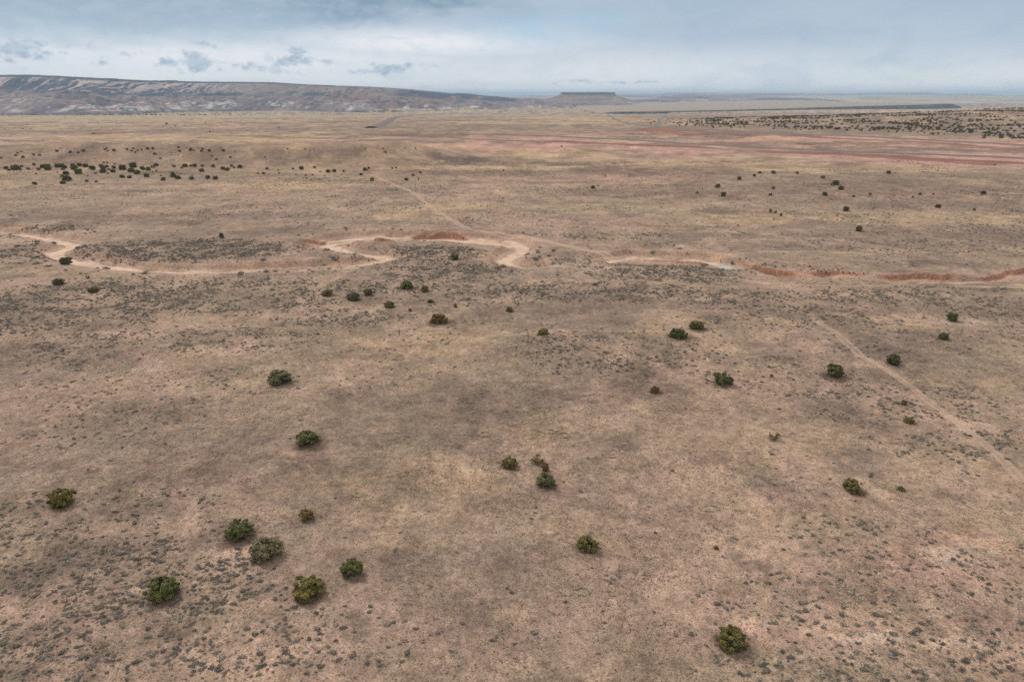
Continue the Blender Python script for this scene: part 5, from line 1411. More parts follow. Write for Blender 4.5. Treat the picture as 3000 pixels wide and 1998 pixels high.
    (-278.79, 519.51, 4.45, 2.89, 'round', 'green', 'dark juniper in the band of trees at the foot of the low ridge', 'junipers in the band at the foot of the low ridge', True),
    (-286.14, 542.86, 4.06, 2.65, 'round', 'dark', 'dark juniper in the band of trees at the foot of the low ridge', 'junipers in the band at the foot of the low ridge', True),
    (-281.37, 541.39, 3.66, 2.39, 'round', 'green', 'dark juniper in the band of trees at the foot of the low ridge', 'junipers in the band at the foot of the low ridge', True),
    (-261.01, 499.15, 4.1, 2.65, 'round', 'green', 'dark juniper in the band of trees at the foot of the low ridge', 'junipers in the band at the foot of the low ridge', True),
    (-283.23, 553.06, 2.76, 1.8, 'round', 'dark', 'dark juniper in the band of trees at the foot of the low ridge', 'junipers in the band at the foot of the low ridge', False),
    (-284.18, 560.36, 3.39, 2.22, 'round', 'dark', 'dark juniper in the band of trees at the foot of the low ridge', 'junipers in the band at the foot of the low ridge', True),
    (-271.79, 535.0, 1.72, 1.12, 'round', 'green', 'dark juniper in the band of trees at the foot of the low ridge', 'junipers in the band at the foot of the low ridge', False),
    (-270.94, 527.64, 1.13, 0.73, 'round', 'green', 'dark juniper in the band of trees at the foot of the low ridge', 'junipers in the band at the foot of the low ridge', False),
    (-253.97, 505.39, 1.44, 0.93, 'round', 'olive', 'dark juniper in the band of trees at the foot of the low ridge', 'junipers in the band at the foot of the low ridge', False),
    (-239.03, 477.62, 3.42, 2.2, 'round', 'dark', 'dark juniper in the band of trees at the foot of the low ridge', 'junipers in the band at the foot of the low ridge', True),
    (-250.83, 516.21, 2.76, 1.79, 'round', 'dark', 'dark juniper in the band of trees at the foot of the low ridge', 'junipers in the band at the foot of the low ridge', False),
    (-241.62, 497.84, 3.91, 2.53, 'round', 'green', 'dark juniper in the band of trees at the foot of the low ridge', 'junipers in the band at the foot of the low ridge', True),
    (-231.98, 484.57, 3.64, 2.34, 'round', 'dark', 'dark juniper in the band of trees at the foot of the low ridge', 'junipers in the band at the foot of the low ridge', True),
    (-244.52, 515.53, 1.1, 0.72, 'round', 'olive', 'dark juniper in the band of trees at the foot of the low ridge', 'junipers in the band at the foot of the low ridge', False),
    (-269.0, 557.94, 2.78, 1.82, 'round', 'olive', 'dark juniper in the band of trees at the foot of the low ridge', 'junipers in the band at the foot of the low ridge', False),
    (-259.98, 551.36, 2.16, 1.41, 'round', 'dark', 'dark juniper in the band of trees at the foot of the low ridge', 'junipers in the band at the foot of the low ridge', False),
    (-260.42, 558.83, 3.78, 2.47, 'round', 'dark', 'dark juniper in the band of trees at the foot of the low ridge', 'junipers in the band at the foot of the low ridge', True),
    (-256.78, 561.11, 2.4, 1.56, 'round', 'olive', 'dark juniper in the band of trees at the foot of the low ridge', 'junipers in the band at the foot of the low ridge', False),
    (-253.35, 559.88, 3.39, 2.21, 'round', 'dark', 'dark juniper in the band of trees at the foot of the low ridge', 'junipers in the band at the foot of the low ridge', True),
    (-246.99, 559.63, 2.99, 1.95, 'round', 'olive', 'dark juniper in the band of trees at the foot of the low ridge', 'junipers in the band at the foot of the low ridge', False),
    (-235.33, 530.62, 3.78, 2.46, 'round', 'green', 'dark juniper in the band of trees at the foot of the low ridge', 'junipers in the band at the foot of the low ridge', True),
    (-221.53, 481.87, 3.1, 1.99, 'round', 'olive', 'dark juniper in the band of trees at the foot of the low ridge', 'junipers in the band at the foot of the low ridge', True),
    (-230.55, 502.99, 1.26, 0.81, 'round', 'olive', 'dark juniper in the band of trees at the foot of the low ridge', 'junipers in the band at the foot of the low ridge', False),
    (-213.46, 489.14, 3.32, 2.14, 'round', 'dark', 'dark juniper in the band of trees at the foot of the low ridge', 'junipers in the band at the foot of the low ridge', True),
    (-206.23, 484.85, 3.81, 2.45, 'round', 'green', 'dark juniper in the band of trees at the foot of the low ridge', 'junipers in the band at the foot of the low ridge', True),
    (-237.65, 557.45, 3.17, 2.07, 'round', 'dark', 'dark juniper in the band of trees at the foot of the low ridge', 'junipers in the band at the foot of the low ridge', False),
    (-224.29, 543.89, 3.49, 2.27, 'round', 'dark', 'dark juniper in the band of trees at the foot of the low ridge', 'junipers in the band at the foot of the low ridge', True),
    (-218.53, 537.18, 3.83, 2.48, 'round', 'olive', 'dark juniper in the band of trees at the foot of the low ridge', 'junipers in the band at the foot of the low ridge', True),
    (-223.79, 559.81, 2.39, 1.56, 'round', 'olive', 'dark juniper in the band of trees at the foot of the low ridge', 'junipers in the band at the foot of the low ridge', False),
    (-215.2, 554.28, 3.75, 2.44, 'round', 'dark', 'dark juniper in the band of trees at the foot of the low ridge', 'junipers in the band at the foot of the low ridge', True),
    (-219.35, 553.18, 1.77, 1.15, 'round', 'dark', 'dark juniper in the band of trees at the foot of the low ridge', 'junipers in the band at the foot of the low ridge', False),
    (-191.56, 547.59, 2.53, 1.65, 'round', 'olive', 'dark juniper in the band of trees at the foot of the low ridge', 'junipers in the band at the foot of the low ridge', False),
    (-188.75, 519.29, 1.85, 1.2, 'round', 'green', 'dark juniper in the band of trees at the foot of the low ridge', 'junipers in the band at the foot of the low ridge', False),
    (-184.71, 519.44, 2.22, 1.44, 'round', 'olive', 'dark juniper in the band of trees at the foot of the low ridge', 'junipers in the band at the foot of the low ridge', False),
    (-206.58, 506.58, 0.72, 0.47, 'round', 'green', 'dark juniper in the band of trees at the foot of the low ridge', 'junipers in the band at the foot of the low ridge', False),
    (-179.97, 538.94, 1.54, 0.99, 'round', 'dark', 'dark juniper in the band of trees at the foot of the low ridge', 'junipers in the band at the foot of the low ridge', False),
    (-171.38, 548.27, 1.95, 1.27, 'round', 'dark', 'dark juniper in the band of trees at the foot of the low ridge', 'junipers in the band at the foot of the low ridge', False),
    (-164.26, 547.17, 3.9, 2.52, 'round', 'green', 'dark juniper in the band of trees at the foot of the low ridge', 'junipers in the band at the foot of the low ridge', True),
    (-156.59, 555.71, 2.57, 1.67, 'round', 'dark', 'dark juniper in the band of trees at the foot of the low ridge', 'junipers in the band at the foot of the low ridge', False),
    (-145.22, 529.9, 1.7, 1.1, 'round', 'dark', 'dark juniper in the band of trees at the foot of the low ridge', 'junipers in the band at the foot of the low ridge', False),
    (-139.01, 529.19, 3.58, 2.31, 'round', 'dark', 'dark juniper in the band of trees at the foot of the low ridge', 'junipers in the band at the foot of the low ridge', True),
    (-135.33, 532.02, 3.41, 2.2, 'round', 'dark', 'dark juniper in the band of trees at the foot of the low ridge', 'junipers in the band at the foot of the low ridge', True),
    (-157.53, 509.63, 1.46, 0.94, 'round', 'dark', 'dark juniper in the band of trees at the foot of the low ridge', 'junipers in the band at the foot of the low ridge', False),
    (-149.11, 504.99, 1.62, 1.04, 'round', 'green', 'dark juniper in the band of trees at the foot of the low ridge', 'junipers in the band at the foot of the low ridge', False),
    (-144.63, 506.6, 1.63, 1.05, 'round', 'green', 'dark juniper in the band of trees at the foot of the low ridge', 'junipers in the band at the foot of the low ridge', False),
    (-174.03, 522.11, 1.49, 0.96, 'round', 'dark', 'dark juniper in the band of trees at the foot of the low ridge', 'junipers in the band at the foot of the low ridge', False),
    (-886.22, 1247.48, 1.96, 1.36, 'round', 'dark', 'tiny dark juniper on the pale plain in front of the mesa', 'junipers on the pale plain before the mesa', False),
    (-883.51, 1267.45, 1.99, 1.38, 'round', 'dark', 'tiny dark juniper on the pale plain in front of the mesa', 'junipers on the pale plain before the mesa', False),
    (-856.62, 1249.73, 2.62, 1.81, 'round', 'dark', 'tiny dark juniper on the pale plain in front of the mesa', 'junipers on the pale plain before the mesa', False),
    (-984.47, 1454.33, 2.53, 1.76, 'round', 'dark', 'tiny dark juniper on the pale plain in front of the mesa', 'junipers on the pale plain before the mesa', False),
    (-972.35, 1453.73, 2.03, 1.41, 'round', 'dark', 'tiny dark juniper on the pale plain in front of the mesa', 'junipers on the pale plain before the mesa', False),
    (-845.57, 1254.13, 1.75, 1.21, 'round', 'dark', 'tiny dark juniper on the pale plain in front of the mesa', 'junipers on the pale plain before the mesa', False),
    (-945.59, 1321.39, 2.07, 1.44, 'round', 'dark', 'tiny dark juniper on the pale plain in front of the mesa', 'junipers on the pale plain before the mesa', False),
    (-942.92, 1597.64, 2.22, 1.55, 'round', 'dark', 'tiny dark juniper on the pale plain in front of the mesa', 'junipers on the pale plain before the mesa', False),
    (-928.61, 1607.14, 2.52, 1.76, 'round', 'dark', 'tiny dark juniper on the pale plain in front of the mesa', 'junipers on the pale plain before the mesa', False),
    (-734.82, 1522.87, 4.77, 3.32, 'round', 'dark', 'tiny dark juniper on the pale plain in front of the mesa', 'junipers on the pale plain before the mesa', False),
    (-644.29, 1369.4, 3.34, 2.31, 'round', 'dark', 'tiny dark juniper on the pale plain in front of the mesa', 'junipers on the pale plain before the mesa', False),
    (-732.73, 1714.26, 2.38, 1.66, 'round', 'dark', 'tiny dark juniper on the pale plain in front of the mesa', 'junipers on the pale plain before the mesa', False),
    (-685.25, 1602.29, 2.23, 1.55, 'round', 'dark', 'tiny dark juniper on the pale plain in front of the mesa', 'junipers on the pale plain before the mesa', False),
    (-478.29, 1128.18, 2.76, 1.89, 'round', 'dark', 'tiny dark juniper on the pale plain in front of the mesa', 'junipers on the pale plain before the mesa', False),
    (-698.7, 1755.46, 2.44, 1.7, 'round', 'dark', 'tiny dark juniper on the pale plain in front of the mesa', 'junipers on the pale plain before the mesa', False),
    (-675.65, 1723.71, 2.4, 1.67, 'round', 'dark', 'tiny dark juniper on the pale plain in front of the mesa', 'junipers on the pale plain before the mesa', False),
    (-662.71, 1719.1, 2.39, 1.67, 'round', 'dark', 'tiny dark juniper on the pale plain in front of the mesa', 'junipers on the pale plain before the mesa', False),
    (-597.88, 1577.07, 2.19, 1.53, 'round', 'dark', 'tiny dark juniper on the pale plain in front of the mesa', 'junipers on the pale plain before the mesa', False),
    (-417.55, 1277.95, 2.68, 1.84, 'round', 'dark', 'tiny dark juniper on the pale plain in front of the mesa', 'junipers on the pale plain before the mesa', False),
    (-456.89, 1297.82, 2.26, 1.56, 'round', 'dark', 'tiny dark juniper on the pale plain in front of the mesa', 'junipers on the pale plain before the mesa', False),
    (-656.43, 1615.39, 2.81, 1.96, 'round', 'dark', 'tiny dark juniper on the pale plain in front of the mesa', 'junipers on the pale plain before the mesa', False),
    (-1404.96, 2256.62, 3.13, 2.2, 'round', 'dark', 'tiny dark juniper on the pale plain in front of the mesa', 'junipers on the pale plain before the mesa', False),
    (-2042.9, 2921.68, 4.04, 2.87, 'round', 'dark', 'tiny dark juniper on the pale plain in front of the mesa', 'junipers on the pale plain before the mesa', False),
    (-603.73, 914.66, 1.61, 1.1, 'round', 'dark', 'tiny dark juniper on the pale plain in front of the mesa', 'junipers on the pale plain before the mesa', False),
]:
    place_juniper(*_row)

# the wooded slope beyond the highway: the largest are things, the rest one mass
_slope_trees = 29
r_ = np.random.default_rng(33)


def wooded_slope():
    """scatter with clumps on the hill"""
    out = []
    n = 60000
    yy = r_.uniform(900, 2250, n)
    q = r_.uniform(0.15, 0.86, n)
    xx = q * yy
    edge = np.interp(q, [0.15, 0.26, 0.35, 0.45, 0.6, 0.7, 0.86], [1400, 1250, 1150, 1080, 960, 860, 800])
    top = np.interp(q, [0.20, 0.35, 0.5, 0.86], [1950, 2100, 2150, 2200])
    cl = fbm(xx / 75.0, yy / 55.0, 4, 801, 0.6)
    dn = ss(0.40, 0.66, cl) * ss(edge, edge + 170, yy) * (1 - ss(top - 60, top, yy)) * ss(0.15, 0.27, q)
    dn = dn * np.interp(q, [0.2, 0.3, 0.4, 0.86], [0.25, 0.8, 1.0, 1.0])
    ok = r_.random(n) < dn * 0.26
    xx, yy = xx[ok], yy[ok]
    ww = r_.uniform(2.0, 4.2, len(xx))
    return xx, yy, ww


sx, sy, sw = wooded_slope()
sz = terrain(sx, sy)
_ord = np.argsort(-(sw / sy))
_vis = [i for i in _ord if abs(sx[i]) < 0.70 * sy[i]]
_top = set(_vis[:_slope_trees])
for i in _vis[:_slope_trees]:
    place_juniper(float(sx[i]), float(sy[i]), float(sw[i]), float(sw[i]) * 0.75, 'round', 'dark',
                  'dark juniper on the lower edge of the wooded slope beyond the highway', 'junipers along the foot of the wooded slope', False)


# ---------------------------------------------------------------- scatter as one object (geometry nodes)
def scatter(name, P, scale, rot, idx, protos, label, cat):
    me = bpy.data.meshes.new(name)
    me.vertices.add(len(P))
    me.vertices.foreach_set('co', np.asarray(P, dtype=np.float32).ravel())
    a = me.attributes.new('size', 'FLOAT_VECTOR', 'POINT'); a.data.foreach_set('vector', np.asarray(scale, dtype=np.float32).ravel())
    a = me.attributes.new('turn', 'FLOAT_VECTOR', 'POINT'); a.data.foreach_set('vector', np.asarray(rot, dtype=np.float32).ravel())
    a = me.attributes.new('pick', 'INT', 'POINT'); a.data.foreach_set('value', np.asarray(idx, dtype=np.int32))
    o = bpy.data.objects.new(name, me)
    COL.objects.link(o)
    g = bpy.data.node_groups.new(name + '_scatter', 'GeometryNodeTree')
    g.interface.new_socket('Geometry', in_out='INPUT', socket_type='NodeSocketGeometry')
    g.interface.new_socket('Geometry', in_out='OUTPUT', socket_type='NodeSocketGeometry')
    gi, go = g.nodes.new('NodeGroupInput'), g.nodes.new('NodeGroupOutput')
    inst = g.nodes.new('GeometryNodeInstanceOnPoints')
    join = g.nodes.new('GeometryNodeJoinGeometry')
    for p in protos:
        oi = g.nodes.new('GeometryNodeObjectInfo')
        oi.inputs['Object'].default_value = p
        oi.inputs['As Instance'].default_value = True
        g.links.new(oi.outputs['Geometry'], join.inputs[0])
    def named(nm, ty):
        n = g.nodes.new('GeometryNodeInputNamedAttribute')
        n.data_type = ty
        n.inputs['Name'].default_value = nm
        return n.outputs[0]
    g.links.new(gi.outputs[0], inst.inputs['Points'])
    g.links.new(join.outputs[0], inst.inputs['Instance'])
    inst.inputs['Pick Instance'].default_value = True
    g.links.new(named('pick', 'INT'), inst.inputs['Instance Index'])
    g.links.new(named('size', 'FLOAT_VECTOR'), inst.inputs['Scale'])
    g.links.new(named('turn', 'FLOAT_VECTOR'), inst.inputs['Rotation'])
    g.links.new(inst.outputs[0], go.inputs[0])
    md = o.modifiers.new('scatter', 'NODES')
    md.node_group = g
    tag(o, label, cat, None, 'stuff')
    return o


rest = np.array([i for i in range(len(sx)) if i not in _top])
_protos = []
for _o in COL.objects:
    if _o.name.startswith('juniper') and _o.type == 'MESH' and _o.data.name not in [p.data.name for p in _protos]:
        _protos.append(_o)
scatter('juniper_woodland', np.stack([sx[rest], sy[rest], sz[rest] - 0.1], 1),
        np.stack([sw[rest], sw[rest], sw[rest] * 0.9], 1),
        np.stack([0 * sw[rest], 0 * sw[rest], r_.uniform(0, 6.28, len(rest))], 1),
        r_.integers(0, len(_protos), len(rest)), _protos,
        'scattered dark junipers covering the slope beyond the highway', 'woodland')

# specks of trees along the foot of the mesa
fn = 2600
fq = r_.uniform(-0.78, -0.30, fn)
fy = r_.uniform(3700, 4700, fn)
fx = fq * fy
fk = r_.random(fn) < 0.6 * ss(0.45, 0.62, fbm(fx / 260.0, fy / 110.0, 3, 811)) * ss(-0.30, -0.62, fq) * 0.85 * ss(3800, 4150, fy)
fx, fy = fx[fk], fy[fk]
scatter('mesa_foot_junipers', np.stack([fx, fy, terrain(fx, fy)], 1), np.tile(r_.uniform(3, 9, (len(fx), 1)), (1, 3)),
        np.stack([0 * fx, 0 * fx, r_.uniform(0, 6.28, len(fx))], 1), r_.integers(0, len(_protos), len(fx)), _protos,
        'dark belt of junipers along the foot of the mesa', 'woodland')


# ---------------------------------------------------------------- sagebrush
def sage_mesh(seed, n, spread, height, leaf):
    r = np.random.default_rng(seed)
    d = r.normal(size=(n, 3)); d[:, 2] = np.abs(d[:, 2]) * 0.9 + 0.1
    d /= np.linalg.norm(d, axis=1, keepdims=True)
    lob = 1 + 0.25 * np.sin(3 * np.arctan2(d[:, 1], d[:, 0]) + r.uniform(0, 6)) * (1 - d[:, 2])
    C = d * np.array([0.5 * spread, 0.5 * spread, height]) * (r.uniform(0.55, 1.0, n) * lob)[:, None]
    V, F = leaf_quads(C, d, leaf, r, 0.9)
    V[:, 2] = np.maximum(V[:, 2], 0.0)
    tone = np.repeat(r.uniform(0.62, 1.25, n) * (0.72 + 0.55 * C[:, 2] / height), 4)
    iv, if_ = ico(1)
    iv = iv * np.array([0.34 * spread, 0.34 * spread, height * 0.62]) + np.array([0, 0, height * 0.12])
    qf = np.concatenate([if_, if_[:, 2:3]], 1)
    return V, F, tone, iv, if_


def tri_from_quads(F):
    return np.concatenate([F[:, [0, 1, 2]], F[:, [0, 2, 3]]])


SAGES = []
for _v, (_n, _sp, _hh, _lf) in enumerate([(70, 1.0, 0.50, 0.075), (60, 1.05, 0.42, 0.085), (80, 1.0, 0.58, 0.07), (54, 1.1, 0.34, 0.085), (64, 0.95, 0.46, 0.075)]):
    V_, F_, t_, iv_, if_ = sage_mesh(2000 + _v, _n, _sp, _hh, _lf)
    tri = np.concatenate([tri_from_quads(F_), if_ + len(V_)])
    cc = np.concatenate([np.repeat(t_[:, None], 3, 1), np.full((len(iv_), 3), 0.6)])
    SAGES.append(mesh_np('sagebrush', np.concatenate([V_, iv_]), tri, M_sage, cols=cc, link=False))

DENS = [
    (-47.2, 63.8, 22.0, 12.6, 0.42),
    (-59.9, 78.2, 19.4, 9.9, 0.22),
    (-29.0, 57.2, 15.2, 5.2, 0.3),
    (-41.6, 73.2, 11.4, 5.5, 0.22),
    (-20.5, 59.6, 9.7, 4.5, 0.14),
    (-9.1, 57.5, 10.9, 3.8, 0.1),
    (-50.8, 55.2, 9.2, 3.6, 0.3),
    (37.0, 55.1, 17.6, 3.2, 0.42),
    (47.0, 57.1, 9.4, 4.3, 0.3),
    (35.2, 63.4, 20.4, 6.1, 0.18),
    (52.5, 73.3, 18.4, 6.2, 0.14),
    (25.6, 57.9, 8.0, 2.9, 0.12),
    (16.0, 65.1, 12.8, 5.8, 0.07),
    (43.8, 78.1, 10.1, 3.9, 0.14),
    (55.5, 64.4, 7.9, 5.1, 0.16),
    (-122.5, 254.2, 46.4, 20.4, 0.85),
    (-120.2, 184.6, 40.4, 29.6, 0.55),
    (-79.9, 192.6, 42.0, 21.6, 0.42),
    (-95.3, 149.0, 23.8, 13.7, 0.42),
    (-69.2, 153.4, 26.1, 12.0, 0.38),
    (-136.8, 187.9, 23.4, 13.8, 0.5),
    (-180.8, 247.1, 15.1, 9.2, 0.8),
    (-201.9, 298.2, 23.9, 8.1, 0.5),
    (-31.5, 247.9, 22.7, 17.2, 0.7),
    (-22.5, 219.7, 24.8, 15.6, 0.6),
    (23.8, 233.5, 20.3, 8.3, 0.5),
    (50.7, 219.7, 29.3, 15.6, 0.8),
    (30.3, 194.8, 32.3, 12.6, 0.55),
    (0.0, 194.8, 26.2, 12.6, 0.5),
    (-41.8, 202.1, 23.0, 9.5, 0.4),
    (-45.0, 171.5, 19.8, 8.8, 0.4),
    (19.3, 144.5, 20.1, 13.0, 0.5),
    (34.7, 143.9, 16.9, 8.6, 0.3),
    (57.5, 190.8, 25.8, 9.3, 0.45),
    (72.1, 171.8, 28.8, 11.8, 0.35),
    (109.0, 190.8, 31.7, 9.3, 0.45),
    (133.2, 198.0, 22.5, 6.1, 0.45),
    (132.3, 181.1, 20.8, 12.9, 0.4),
    (62.0, 126.5, 17.9, 6.9, 0.42),
    (81.8, 145.8, 10.9, 5.3, 0.3),
    (81.5, 118.7, 16.9, 9.2, 0.3),
    (77.5, 102.2, 11.5, 6.0, 0.25),
    (62.2, 112.4, 9.9, 4.2, 0.16),
    (66.8, 98.5, 8.9, 3.4, 0.12),
    (42.7, 131.6, 11.4, 3.7, 0.2),
    (56.2, 139.5, 12.0, 5.3, 0.25),
    (-74.9, 118.7, 16.9, 9.2, 0.1),
    (-77.0, 106.0, 15.4, 7.6, 0.1),
    (-55.7, 128.3, 18.1, 7.0, 0.14),
    (-51.2, 83.8, 12.7, 4.3, 0.12),
    (-13.2, 60.4, 7.5, 2.6, 0.08),
    (0.0, 59.9, 9.7, 2.0, 0.05),
    (159.5, 262.8, 55.8, 15.4, 0.12),
    (205.2, 291.8, 29.3, 23.3, 0.14),
    (42.7, 282.8, 31.3, 10.3, 0.2),
    (-128.3, 475.9, 46.6, 19.7, 0.1),
    (-189.9, 631.3, 30.6, 20.4, 0.1),
    (99.7, 686.4, 43.2, 16.0, 0.2),
    (-15.3, 110.1, 25.7, 16.1, -0.85),
    (-10.1, 87.3, 18.1, 10.1, -0.9),
    (20.3, 103.3, 18.5, 13.3, -0.8),
    (-15.2, 141.8, 13.7, 8.4, -0.75),
    (-29.3, 104.9, 12.9, 8.7, -0.7),
    (39.7, 110.0, 12.2, 8.1, -0.7),
    (-4.5, 75.1, 11.6, 3.6, -0.7),
    (28.0, 88.4, 13.2, 5.6, -0.7),
    (39.2, 65.3, 2.8, 2.3, -0.9),
    (40.2, 57.8, 5.1, 1.2, -0.7),
    (-77.6, 134.4, 4.4, 2.3, -0.9),
]          # (x, y, rx, ry, how thick the sagebrush stands)


def sage_density(x, y):
    base = 0.03 + 0.22 * ss(0.52, 0.72, fbm(x / 30.0, y / 30.0, 3, 91))
    k = np.zeros(np.shape(x))
    for (px, py, rx, ry, s) in DENS:
        r = np.hypot((x - px) / rx, (y - py) / ry)
        f = s * ss(0.0, 0.5, 1.1 - r)
        k = np.maximum(k, f) if s > 0 else k * (1 - ss(0.0, 0.5, 1.1 - r) * -s)
        if s < 0:
            base = base * (1 - ss(0.0, 0.5, 1.1 - r) * -s)
    clump = 0.25 + 1.5 * ss(0.36, 0.64, fbm(x / 3.6, y / 3.6, 3, 92))
    return (1.3 * base + 1.3 * k * (2.4 + 5.0 * (1 - ss(85, 135, y)))) * clump


def sample(n, y0, y1, dens, peak, half=0.78):
    """points on the plain, evenly spread in plan, thinned by a density per square metre"""
    yy = np.sqrt(r_.uniform(y0 * y0, y1 * y1, n))
    xx = r_.uniform(-half, half, n) * (yy + 22)
    ok = r_.random(n) < dens(xx, yy) / peak
    return xx[ok], yy[ok]


def no_track(x, y, lim=1.0):
    keep = wash_dist(x, y) > 3.6
    for spec in DIRT:
        if spec[2] > 0.57:
            ys = [p[1] for p in spec[3]]
            m = (y > min(ys) - 5) & (y < max(ys) + 5)
            k = np.ones(len(x), bool)
            k[m] = polydist(x[m], y[m], spec[3]) > spec[0] * 0.95
            keep &= k
    return keep


AREA = 0.78 * (620.0 ** 2 - 48.0 ** 2)
PEAK = 5.2
gx_, gy_ = sample(int(AREA * PEAK), 48.0, 620.0, sage_density, PEAK)
keep_ = no_track(gx_, gy_)
gx_, gy_ = gx_[keep_], gy_[keep_]
gw_ = 0.17 + 0.66 * r_.random(len(gx_)) ** 2.0
gw_ *= 0.80 + 0.22 * ss(100, 220, gy_)
# bigger grey bushes along the wash
ex, ey = [], []
for p_ in WASH:
    p_ = np.array(p_)
    for a_, b_ in zip(p_[:-1], p_[1:]):
        L_ = np.hypot(*(b_ - a_))
        m_n = int(L_ / 2.2)
        t_ = r_.random(m_n)
        nrm = np.array([-(b_ - a_)[1], (b_ - a_)[0]]) / max(L_, 1e-6)
        off = r_.choice([-1, 1], m_n) * r_.uniform(5.0, 16.0, m_n)
        q_ = a_ + (b_ - a_) * t_[:, None] + nrm * off[:, None]
        ex.append(q_[:, 0]); ey.append(q_[:, 1])
ex, ey = np.concatenate(ex), np.concatenate(ey)
k_ = no_track(ex, ey) & (fbm(ex / 14.0, ey / 14.0, 2, 95) > 0.47)
ex, ey = ex[k_], ey[k_]
gx_ = np.concatenate([gx_, ex]); gy_ = np.concatenate([gy_, ey]); gw_ = np.concatenate([gw_, r_.uniform(0.9, 2.0, len(ex))])
gz_ = terrain(gx_, gy_)
gi_ = r_.integers(0, len(SAGES), len(gx_))
ga_ = r_.normal(0.15, 0.7, len(gx_))
gs_ = np.stack([gw_ * r_.uniform(0.9, 2.0, len(gx_)), gw_, gw_ * r_.uniform(0.75, 1.1, len(gx_))], 1)

# the 300 that show largest are things of their own
inview = (np.abs(gx_) < 0.735 * (gy_ * math.cos(PITCH) + H * math.sin(PITCH))) & (gy_ > 53.5)
size_ = np.where(inview, gw_ / np.hypot(gy_, H), 0)
big_ = np.argsort(-size_)[:300]
SAGE_WORDS = {0: 'rounded grey-green sagebrush bush', 1: 'low grey sagebrush mound', 2: 'tall shaggy sagebrush bush',
              3: 'flat spreading sagebrush mat', 4: 'small compact sagebrush tuft'}
BESIDE = [(-19.51, 68.72, 2.61, 'compact green juniper of the near cluster'), (-23.65, 64.94, 3.36, 'bright yellow-green juniper'), (-40.5, 64.61, 3.35, 'lone dark green juniper'), (-30.93, 71.92, 3.9, 'ragged grey-green juniper'), (9.84, 73.96, 2.66, 'olive lower-centre juniper'), (23.41, 57.66, 3.01, 'largest juniper'), (-64.03, 83.74, 3.27, 'leaning yellow-green juniper'), (-28.06, 79.79, 1.81, 'small brownish juniper')]
taken_ = set()


def sage_label(k, x, y):
    for (tx, ty, tw, nm) in BESIDE:
        ddx, ddy = x - tx, y - ty
        if math.hypot(ddx, ddy) < 0.55 * tw + 3.2:
            side = ('just right of' if ddx > 0 else 'just left of') if abs(ddx) > abs(ddy) else ('just above' if ddy > 0 else 'just below')
            t = '%s %s the %s' % (SAGE_WORDS[k], side, nm)
            if t not in taken_:
                taken_.add(t)
                return t, 'sagebrush beside the near junipers'
    u = x / (y * math.cos(PITCH) + H * math.sin(PITCH))
    where = ('in the thick sagebrush below the lone dark green juniper' if u < -0.28 else
             'on open ground between the near juniper cluster and the largest juniper' if u < 0.30 else
             'on pink soil beyond the largest juniper towards the dirt track side')
    return SAGE_WORDS[k] + ' ' + where, SAGE_WORDS[k] + ' plants ' + where


sage_proto = {}
for i in big_:
    k = int(gi_[i])
    o = SAGES[k].copy()
    COL.objects.link(o)
    o.location = (float(gx_[i]), float(gy_[i]), float(gz_[i]) - 0.02)
    o.rotation_euler = (0, 0, float(ga_[i]))
    o.scale = tuple(float(a) for a in gs_[i])
    lb_, gr_ = sage_label(k, float(gx_[i]), float(gy_[i]))
    tag(o, lb_, 'sagebrush', gr_)
    sage_proto.setdefault(k, o)
mask_ = np.ones(len(gx_), bool)
mask_[big_] = False
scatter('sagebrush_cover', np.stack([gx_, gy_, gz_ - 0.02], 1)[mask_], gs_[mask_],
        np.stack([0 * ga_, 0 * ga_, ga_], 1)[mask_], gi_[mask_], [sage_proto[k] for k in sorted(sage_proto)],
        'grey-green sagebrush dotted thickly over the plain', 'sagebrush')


# ---------------------------------------------------------------- dry grass
def tuft_object(name, seed, n, mat):
    r = np.random.default_rng(seed)
    V, F = [], []
    for k in range(n):
        a = r.uniform(0, 6.28); lean = r.uniform(0.15, 0.6)
        p = np.array([r.normal(0, 0.12), r.normal(0, 0.12), 0])
        d = np.array([math.cos(a) * lean, math.sin(a) * lean, 0.5 * r.uniform(0.6, 1.1)])
        w = np.array([-math.sin(a), math.cos(a), 0]) * 0.055
        b = len(V)
        V += [p - w, p + w, p + d]
        F.append((b, b + 1, b + 2))
    return mesh_np(name, np.array(V), np.array(F), mat)


def grass_density(x, y):
    return 0.6 + 4.2 * ss(0.35, 0.68, fbm(x / 3.5, y / 3.5, 4, 97, 0.6)) * ss(0.30, 0.6, fbm(x / 30.0, y / 30.0, 3, 98))


GN_ = 0.78 * (165.0 ** 2 - 48.0 ** 2)
tx_, ty_ = sample(int(GN_ * 5.0), 48.0, 165.0, grass_density, 5.0)
k_ = no_track(tx_, ty_)
tx_, ty_ = tx_[k_], ty_[k_]
tz_ = terrain(tx_, ty_)
M_stem = plant_material('weathered_stems', (0.15, 0.125, 0.105), (0.11, 0.095, 0.083), tint=False, leafattr=False)
pr_ = [tuft_object('grass_tuft', 3000 + k, 12, (M_straw, M_stem, M_stem)[k]) for k in range(3)]
for k, o in enumerate(pr_):
    x0, y0 = -8.0 + 3.7 * k, 47.0 + 1.3 * k
    o.location = (x0, y0, float(terrain(np.array([x0]), np.array([y0]))[0]))
    o.scale = (0.4, 0.4, 0.4)
    tag(o, None, None, None, 'stuff')
tw_ = r_.uniform(0.15, 0.42, len(tx_))
scatter('dry_grass', np.stack([tx_, ty_, tz_ - 0.02], 1), np.stack([tw_, tw_, tw_ * 0.8], 1),
        np.stack([0 * tw_, 0 * tw_, r_.uniform(0, 6.28, len(tw_))], 1), r_.integers(0, 3, len(tw_)), pr_,
        'short dry straw-coloured grass covering the near plain', 'grass')

